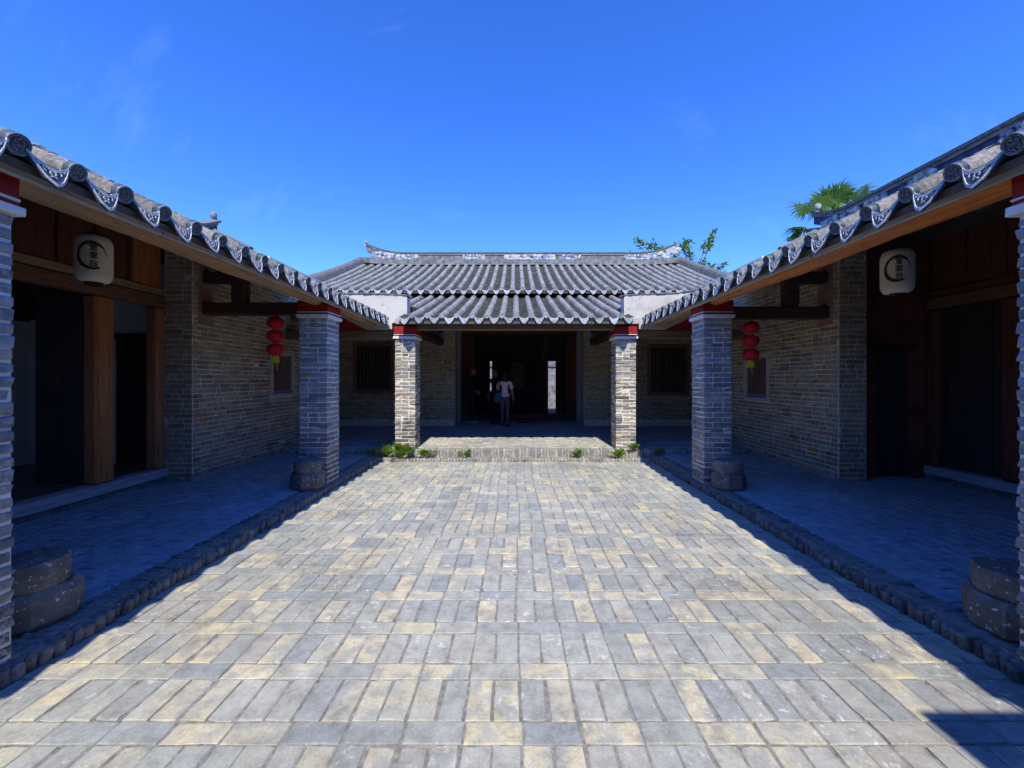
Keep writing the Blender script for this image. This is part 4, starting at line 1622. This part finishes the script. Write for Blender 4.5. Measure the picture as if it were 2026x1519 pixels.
# ================================================================= STONES
def stone(x, y, r, h, label, seed, turn=0):
    T = thing('carved_stone', (x, y, CZ), label, 'stone', 'old drum stones beside the pillars')
    rr = random.Random(seed)
    ph = [rr.uniform(0, 6.28) for _ in range(6)]
    fn = lambda t, z: 1 + .02 * math.sin(3 * t + ph[0] + z * 4) + .014 * math.sin(7 * t + ph[1]) + .008 * math.sin(13 * t + ph[2] + z * 9)
    M = Matrix.Translation((x, y, CZ))
    mb = MB()
    hb = h * .56
    cut = [rr.uniform(.94, 1.08) for _ in range(8)]
    vs, fs = [], []
    prof = [(1.10, -.005), (1.24, hb * .12), (1.27, hb * .5), (1.25, hb * .84), (1.10, hb + .004)]
    for q, (f, z) in enumerate(prof):
        for k in range(8):
            t = turn + k * math.pi / 4 + .06 * math.sin(ph[3] + k * 2.3)
            v = r * f * cut[k] * (1 + rr.uniform(-.012, .012))
            vs.append((v * math.cos(t), v * math.sin(t), z + (rr.uniform(-.006, .006) if 0 < q < 4 else 0)))
    for q in range(4):
        for k in range(8):
            fs.append((q * 8 + k, q * 8 + (k + 1) % 8, (q + 1) * 8 + (k + 1) % 8, (q + 1) * 8 + k))
    fs += [tuple(range(7, -1, -1)), tuple(range(32, 40))]
    mb.add(vs, fs, 0, 0, M)
    mb.build('stone_base', m_stone, T)
    mb = MB()
    mb.lathe([(r * .90, hb - .02), (r * .98, hb + .012), (r * 1.03, hb + (h - hb) * .45), (r * 1.02, h - .02), (r * .99, h - .003), (r * .94, h), (r * .3, h + .003)], 40, M, fn=fn)
    mb.build('stone_drum', m_stone, T, smooth=True)


stone(-2.99, 2.50, .185, .385, 'round topped granite stone at the picture edge beside the cut-off pillar', 1, .2)
stone(2.97, 2.41, .185, .36, 'shadowed drum stone at the picture edge under the orange log', 2, .5)
stone(-2.84, 5.60, .172, .375, 'squat granite stone with a white fleck, before the pillar by the pale log', 3, .1)
stone(2.91, 5.58, .176, .375, 'squat granite stone before the pillar at the end of the orange log', 4, .35)

# ================================================================= PLANTS
def fern(p, size, n, label, seed):
    T = thing('fern', p, label, 'fern', 'ferns growing in the step joints')
    rr = random.Random(seed)
    for k in range(int(n * 1.5)):
        mb = MB()
        a = rr.uniform(0, 2 * math.pi)
        a = a if math.sin(a) < .35 else -a
        L = size * rr.uniform(.6, 1.1)
        lean = rr.uniform(.35, 1.0)
        d = Vector((math.cos(a), math.sin(a) * .75, 0))
        sd = Vector((-d.y, d.x, 0))
        pts = []
        NQ = 15
        for q in range(NQ):
            t = q / (NQ - 1)
            pts.append(Vector(p) + d * (L * lean * t) + Vector((0, 0, L * (1.0 * t - .62 * lean * t * t))))
        mb.tube(pts, [.003 * (1 - .7 * q / NQ) for q in range(NQ)], 4)
        for q in range(2, NQ):
            w = L * .34 * math.sin(math.pi * min(1, .12 + q / (NQ + 1))) * rr.uniform(.8, 1.1) + .006
            tang = (pts[q] - pts[q - 1]).normalized()
            for sgn in (-1, 1):
                tip = pts[q] + (sd * sgn + tang * .5).normalized() * w + Vector((0, 0, -w * .2))
                b0 = pts[q] - tang * L * .014
                b1 = pts[q] + tang * L * .014
                mid = (pts[q] + tip) / 2 + Vector((0, 0, w * .1))
                mb.add([b0, mid - tang * L * .022, tip, mid + tang * L * .022, b1], [(0, 1, 2), (0, 2, 3, 4)], rr.random())
        mb.build('frond', m_fern, T)


for i, (x, y, d, sz, n, lab) in enumerate((
        (768, 902, 7.98, 0.31, 9, 'leafy green fern in the shadow line where the kerb meets the platform steps'),
        (796, 905, 7.95, 0.42, 13, 'tallest bright fern before the weathered pillar nearer the visitors'),
        (841, 904, 8.02, 0.28, 10, 'low fern in the step joint just inside the pillar nearer the visitors'),
        (922, 903, 8.04, 0.21, 7, 'small fern alone in the upper step below the standing visitors'),
        (1140, 903, 8.02, 0.22, 10, 'low spreading fern in the step joint opposite the screen gap'),
        (1224, 905, 7.99, 0.25, 10, 'fern spilling over the lower step before the pillar nearer the palm'),
        (1252, 890, 8.06, 0.21, 8, 'fern at the foot of the weathered pillar nearer the palm'),
        (739, 899, 8.0, .20, 9, 'dark shaded fern on the platform step beside the passage on the visitors side'),
        (1300, 899, 8.0, .20, 9, 'dark shaded fern on the platform step beside the passage on the palm side'))):
    p = px(x, y, d)
    fern((p.x, p.y, max(.0, p.z)), sz, n, lab, 40 + i)


def leaf_quad(mb, p, d, nrm, l, w, rnd):
    d, nrm = d.normalized(), nrm.normalized()
    s = d.cross(nrm).normalized()
    mb.add([p, p + d * l * .35 + s * w / 2 + nrm * w * .12, p + d * l, p + d * l * .35 - s * w / 2 + nrm * w * .12, p + d * l * .4], [(0, 1, 4), (1, 2, 4), (2, 3, 4), (3, 0, 4)], rnd)


# palm beyond the east hall
pb_ = px(1640, 452, 12.5)
PT = thing('fan_palm', (pb_.x, pb_.y, 0), 'fan palm with spiky green leaves rising behind the blue ridge of a side roof', 'palm')
mb = MB()
top = Vector((pb_.x, pb_.y, pb_.z))
mb.tube([(pb_.x + .25, pb_.y + .1, -.05), (pb_.x + .15, pb_.y, 2), (pb_.x, pb_.y, 4.5), top], [.19, .15, .13, .12], 10)
mb.build('trunk', m_bark, PT, smooth=True)
rr = random.Random(11)
for k in range(15):
    a = k * 2.399 + rr.uniform(-.2, .2)
    el = rr.uniform(.15, 1.25) if k > 4 else rr.uniform(1.0, 1.45)
    d = Vector((math.cos(a) * math.cos(el), math.sin(a) * math.cos(el), math.sin(el)))
    pl_ = rr.uniform(.6, 1.0)
    hub = top + d * pl_
    mb = MB()
    mb.tube([top, top + d * pl_ * .5 + Vector((0, 0, .03)), hub], [.022, .016, .012], 5)
    side = d.cross(Vector((0, 0, 1)))
    side = side.normalized() if side.length > .1 else Vector((1, 0, 0))
    upv = side.cross(d).normalized()
    nb = 22
    for q in range(nb):
        t = -1 + 2 * q / (nb - 1)
        an = t * 1.75
        bd = (d * math.cos(an) + side * math.sin(an)).normalized()
        L = rr.uniform(.62, .85) * (1 - .25 * abs(t))
        droop = Vector((0, 0, -1)) * L * rr.uniform(.12, .35)
        w = .030
        sdv = bd.cross(upv).normalized()
        m1 = hub + bd * L * .55 + upv * .03
        tip = hub + bd * L + droop
        mb.add([hub, m1 + sdv * w, tip, m1 - sdv * w, m1 + upv * -.012], [(0, 1, 4), (1, 2, 4), (2, 3, 4), (3, 0, 4)], rr.random())
    mb.build('leaf', m_palm, PT)


def sprig_tree(name, base, trunk_top, sprigs, label, seed, leaf=.16):
    """sprigs: end points with a spread; each is reached by a thin limb and carries its own leaves"""
    T = thing(name, (base[0], base[1], 0), label, 'tree', 'trees showing above the roofs')
    rr = random.Random(seed)
    b0, tt = Vector(base), Vector(trunk_top)
    mb = MB()
    mb.tube([b0, b0.lerp(tt, .5) + Vector((.1, 0, 0)), tt], [.16, .12, .07], 9)
    lb = MB()
    for (e, spread, n) in sprigs:
        e = Vector(e)
        mid = tt.lerp(e, .55) + Vector((rr.uniform(-.15, .15), rr.uniform(-.1, .1), -.12))
        pts = [tt.lerp(mid, q / 4) for q in range(4)] + [mid.lerp(e, q / 5) for q in range(6)]
        mb.tube(pts, [.035 * (1 - .085 * q) for q in range(len(pts))], 5)
        tw = (e - mid).normalized()
        for k in range(n):
            q = rr.random()
            p = e - tw * spread * 1.9 * q + Vector((rr.gauss(0, 1), rr.gauss(0, 1), rr.gauss(0, .8))) * spread * (.14 + .22 * q)
            d = Vector((rr.gauss(0, 1), rr.gauss(0, 1), rr.gauss(-.2, .7)))
            l = leaf * rr.uniform(.55, 1.15)
            leaf_quad(lb, p, d, Vector((rr.gauss(0, .5), rr.gauss(-.4, .4), 1)), l, l * .62, rr.random())
    mb.build('trunk', m_bark, T, smooth=True)
    lb.build('crown', m_leaf, T)


D1 = 18.5
sp = [((x, y), s, n) for x, y, s, n in ((1258, 474, .42, 46), (1245, 500, .22, 22), (1288, 478, .38, 60), (1306, 484, .30, 34), (1317, 496, .3, 30), (1332, 497, .25, 22), (1356, 472, .36, 70), (1345, 480, .2, 14), (1362, 496, .42, 80), (1412, 460, .42, 60), (1396, 474, .25, 22), (1398, 512, .36, 60), (1410, 524, .3, 46), (1436, 520, .38, 60), (1432, 538, .3, 40), (1378, 512, .3, 26))]
sprig_tree('garden_tree', (7.6, 18.5, -.05), (8.0, 18.5, 6.1), [(px(x, y, D1), s, n) for (x, y), s, n in sp], 'slender leafy tree whose sprigs show above the end of the main ridge', 5, .25)
D2 = 13.2
sp = [(1700, 392, .42, 120), (1716, 374, .25, 40), (1690, 402, .42, 120), (1676, 410, .3, 60), (1630, 375, .28, 46), (1620, 384, .22, 26), (1686, 372, .16, 40), (1572, 462, .36, 70), (1560, 470, .26, 40), (1668, 400, .25, 30)]
sprig_tree('garden_tree', (11.0, 13.6, -.05), (10.4, 13.3, 5.9), [(px(x, y, D2), s, n) for x, y, s, n in sp], 'bushy green tree behind the fan palm above the side roof', 8, .20)

# ================================================================= PEOPLE
def person(name, loc, rot, joints, edges, region, mats, label, scale=1.0):
    """one continuous body: a joint skeleton with radii grown by a skin modifier; region(point) -> material index"""
    T = thing(name, loc, label, 'person', 'visitors before the main hall')
    names = list(joints)
    me = bpy.data.meshes.new('body')
    me.from_pydata([joints[k][0] for k in names], [(names.index(a), names.index(b)) for a, b in edges], [])
    o = bpy.data.objects.new('body', me)
    COL.objects.link(o)
    sk = o.modifiers.new('skin', 'SKIN')
    sk.use_smooth_shade = True
    sk.branch_smoothing = .6
    if not me.skin_vertices:
        bm = bmesh.new()
        bm.from_mesh(me)
        bm.verts.layers.skin.verify()
        bm.to_mesh(me)
        bm.free()
    for i, k in enumerate(names):
        r = joints[k][1]
        me.skin_vertices[0].data[i].radius = r if isinstance(r, tuple) else (r, r)
        me.skin_vertices[0].data[i].use_root = (k == 'pelvis')
    ss = o.modifiers.new('sub', 'SUBSURF')
    ss.levels = ss.render_levels = 2
    bpy.context.view_layer.update()
    dg = bpy.context.evaluated_depsgraph_get()
    nm = bpy.data.meshes.new_from_object(o.evaluated_get(dg))
    bpy.data.objects.remove(o)
    nm.name = 'body'
    nm.materials.clear()
    for m in mats:
        nm.materials.append(m)
    for p in nm.polygons:
        p.material_index = region(p.center)
        p.use_smooth = True
    M = Matrix.Translation(loc) @ Matrix.Rotation(rot, 4, 'Z') @ Matrix.Scale(scale, 4)
    body = bpy.data.objects.new('body', nm)
    link(body, T, M)
    return T, M


def arm_hand(J, E, sd, sh, el, wr, r=(.05, .04, .03), curl=.5, grip=False):
    """upper arm, forearm, palm and five fingers in chains of their own; local x = sd side"""
    n = 'l' if sd < 0 else 'r'
    sh, el, wr = Vector(sh), Vector(el), Vector(wr)
    J['sh' + n] = (sh, r[0] * 1.15)
    J['el' + n] = (el, r[1])
    J['wr' + n] = (wr, r[2])
    d = (wr - el).normalized()
    pc = wr + d * .055
    J['pa' + n] = (pc, (.036, .018))
    E += [('sh' + n, 'el' + n), ('el' + n, 'wr' + n), ('wr' + n, 'pa' + n)]
    f = Vector((0, 1, 0))
    f = (f - d * f.dot(d)).normalized()
    s = d.cross(f)
    for q, (off, L) in enumerate(((-.026, .060), (-.009, .072), (.009, .068), (.026, .054))):
        k = pc + d * .035 + f * off * .8
        m = k + d * L * .55 + s * sd * -.006
        t = m + (d * (1 - curl) + s * (-sd) * curl * .6).normalized() * L * .5
        for i, (p, rr_) in enumerate(((k, .0095), (m, .0085), (t, .007))):
            J['f%d%d%s' % (q, i, n)] = (p, rr_)
        E += [('pa' + n, 'f%d0%s' % (q, n)), ('f%d0%s' % (q, n), 'f%d1%s' % (q, n)), ('f%d1%s' % (q, n), 'f%d2%s' % (q, n))]
    k = pc + f * .04 + d * .0
    t = k + (d + f * .5).normalized() * .045
    J['t0' + n] = (k, .011)
    J['t1' + n] = (t, .009)
    E += [('pa' + n, 't0' + n), ('t0' + n, 't1' + n)]


def base_body(stride=0.0, width=1.0, lean=0.0, dress=False):
    J = {
        'pelvis': (Vector((0, 0, .87)), (.150 * width, .115 * width)),
        'waist': (Vector((0, lean * .3, 1.01)), (.130 * width, .10 * width)),
        'chest': (Vector((0, lean * .7, 1.18)), (.150 * width, .105 * width)),
        'upper': (Vector((0, lean, 1.30)), (.125 * width, .085 * width)),
        'neck': (Vector((0, lean + .01, 1.385)), .050),
        'jaw': (Vector((0, lean + .03, 1.435)), (.060, .068)),
        'head': (Vector((0, lean + .02, 1.50)), (.074, .088)),
        'crown': (Vector((0, lean + .01, 1.565)), (.060, .072)),
    }
    E = [('pelvis', 'waist'), ('waist', 'chest'), ('chest', 'upper'), ('upper', 'neck'), ('neck', 'jaw'), ('jaw', 'head'), ('head', 'crown')]
    for sd, n in ((-1, 'l'), (1, 'r')):
        st = stride * sd
        J['hip' + n] = (Vector((sd * .082, 0, .79)), .088)
        J['knee' + n] = (Vector((sd * .080, st * .5 + .015, .45)), .060)
        J['ank' + n] = (Vector((sd * .078, st, .085)), .042)
        J['heel' + n] = (Vector((sd * .078, st - .03, .035)), .034)
        J['toe' + n] = (Vector((sd * .085, st + .14, .028)), (.038, .026))
        E += [('pelvis', 'hip' + n), ('hip' + n, 'knee' + n), ('knee' + n, 'ank' + n), ('ank' + n, 'heel' + n), ('heel' + n, 'toe' + n)]
    return J, E


def lump(parent, M, name, mat, parts):
    mb = MB()
    for (c, r) in parts:
        c = Vector(c)
        prof = [(max(.002, math.cos(-math.pi / 2 + math.pi * q / 10)), math.sin(-math.pi / 2 + math.pi * q / 10)) for q in range(11)]
        mb.lathe(prof, 18, M @ Matrix.Translation(c) @ Matrix.Diagonal((*r, 1)))
    return mb.build(name, mat, parent, smooth=True)


# visitor in the pale pink shirt, seen from behind
J, E = base_body(-.05, .96)
arm_hand(J, E, 1, (.175, 0, 1.295), (.215, -.01, 1.04), (.245, .03, .82), curl=.55)
arm_hand(J, E, -1, (-.175, 0, 1.295), (-.225, .03, 1.05), (-.16, .17, 1.08), curl=.5)
E += [('upper', 'shr'), ('upper', 'shl')]


def reg_w(p):
    if p.z > 1.365 and abs(p.x) < .10:
        return 0
    if p.z > .885:
        if abs(p.x) > .165 and p.z < 1.10:
            return 0
        if p.y > .10 and p.z < 1.15:
            return 0
        return 1
    if abs(p.x) > .185 and p.z < .9:
        return 0
    return 2 if p.z > .075 else 3


wloc = (px(999, 750, 12.0).x, 12.0, PZ)
WT, WM = person('person', wloc, 0.0, J, E, reg_w, [m_skin, m_pinkshirt, m_slacks, m_shoedark], 'person in pale pink shirt and grey slacks with a shoulder bag, back turned', 1.0)
lump(WT, WM, 'hair', m_hair, [((0, .0, 1.52), (.098, .105, .112)), ((0, -.045, 1.44), (.105, .065, .12)), ((-.03, -.06, 1.375), (.075, .045, .07)), ((.04, -.06, 1.37), (.07, .045, .07))])
lump(WT, WM, 'shirt_hem', m_pinkshirt, [((0, .0, .93), (.160, .122, .075)), ((.195, -.003, 1.17), (.058, .058, .085)), ((-.198, .012, 1.17), (.058, .058, .085))])
# her bag and phone
BT = thing('shoulder_bag', (wloc[0] - .2, 11.9, PZ + .7), 'teal canvas shoulder bag hanging at the side of the pink shirt', 'bag')
mb = MB()
prof = [(-.10, .0), (-.13, .08), (-.11, .20), (-.055, .30), (.045, .30), (.10, .20), (.115, .08), (.08, .0), (-.01, -.03)]
mb.prism([(a, b) for a, b in prof], .11, WM @ Matrix.Translation((-.215, -.11, .72)) @ Matrix.Rotation(.18, 4, 'Y'))
bagm = mb.mesh('bag_body', m_bag)
bo = link(bpy.data.objects.new('bag_body', bagm), BT)
bv = bo.modifiers.new('bevel', 'BEVEL')
bv.width, bv.segments = .03, 3
for dx in (-.03, .045):
    mb = MB()
    mb.tube([WM @ Vector(p) for p in ((-.20 + dx, -.10, 1.0), (-.165 + dx * .6, -.105, 1.18), (-.15 + dx * .4, -.06, 1.33), (-.15 + dx * .4, .03, 1.35), (-.17 + dx * .5, .10, 1.22), (-.19 + dx, .03, 1.0))], .011, 6)
    mb.build('strap', m_navy, BT)
mb = MB()
mb.cbox(-.038, .038, -.005, .005, -.075, .075, .004, M=WM @ Matrix.Translation((.262, .055, .735)) @ Matrix.Rotation(.5, 4, 'X') @ Matrix.Rotation(1.2, 4, 'Z'))
tag(mb.build('phone', m_black, None, True), 'black phone held low in the hand of the pink-shirted person', 'phone')

# older visitor in a cap, facing right across the doorway
J, E = base_body(.03, 1.04, .02)
arm_hand(J, E, 1, (.185, .0, 1.295), (.215, -.03, 1.05), (.12, .12, .93), curl=.6)
arm_hand(J, E, -1, (-.185, .0, 1.295), (-.215, -.02, 1.05), (-.11, .13, .90), curl=.6)
E += [('upper', 'shr'), ('upper', 'shl')]
J['nose'] = (Vector((0, .125, 1.475)), .014)
E += [('head', 'nose')]


def reg_o(p):
    if p.z > 1.375 and abs(p.x) < .12:
        return 0
    if p.z > .88:
        if p.y > .10 and p.z < 1.09 and abs(p.x) < .17:
            return 0
        return 1
    if p.y > .13 and p.z > .8:
        return 0
    return 2 if p.z > .08 else 3


oloc = (px(933, 750, 12.85).x, 12.85, PZ)
OT, OM = person('person', oloc, -math.pi / 2 + .25, J, E, reg_o, [m_skin, m_navy, m_navy, m_shoe], 'older person in dark clothes and a red cap standing sideways in the doorway', 1.10)
lump(OT, OM, 'cap', m_redcap, [((0, .005, 1.575), (.086, .100, .055)), ((0, .10, 1.555), (.062, .07, .012))])
lump(OT, OM, 'ears', m_skin, [((.078, .015, 1.49), (.012, .022, .03)), ((-.078, .015, 1.49), (.012, .022, .03))])
lump(OT, OM, 'eyes', m_black, [((.030, .103, 1.502), (.010, .008, .006)), ((-.030, .103, 1.502), (.010, .008, .006))])
lump(OT, OM, 'mouth', m_redcap, [((0, .098, 1.437), (.022, .008, .005))])

# visitor in black, half hidden behind the bag
J, E = base_body(.0, 1.0, .0)
arm_hand(J, E, 1, (.175, 0, 1.295), (.195, .0, 1.04), (.15, .15, .92), curl=.5)
arm_hand(J, E, -1, (-.175, 0, 1.295), (-.20, -.01, 1.04), (-.19, .06, .83), curl=.5)
E += [('upper', 'shr'), ('upper', 'shl')]
bloc = (px(979, 750, 12.55).x, 12.55, PZ)
KT, KM = person('person', bloc, .15, J, E, lambda p: 0 if (p.z > 1.375 and abs(p.x) < .12) or (abs(p.x) > .14 and p.z < .88 and p.z > .6) else 1, [m_skin, m_blackcloth], 'person all in black half hidden behind the pink-shirted one', 1.04)
lump(KT, KM, 'hair', m_greyhair, [((0, .0, 1.525), (.094, .102, .095)), ((0, -.04, 1.455), (.085, .06, .08))])
mb = MB()
mb.lathe([(.16, .06), (.175, .10), (.165, .45), (.155, .75), (.14, .93), (.135, 1.0)], 20, KM @ Matrix.Diagonal((1, .8, 1, 1)))
mb.build('long_skirt', m_blackcloth, KT, smooth=True)
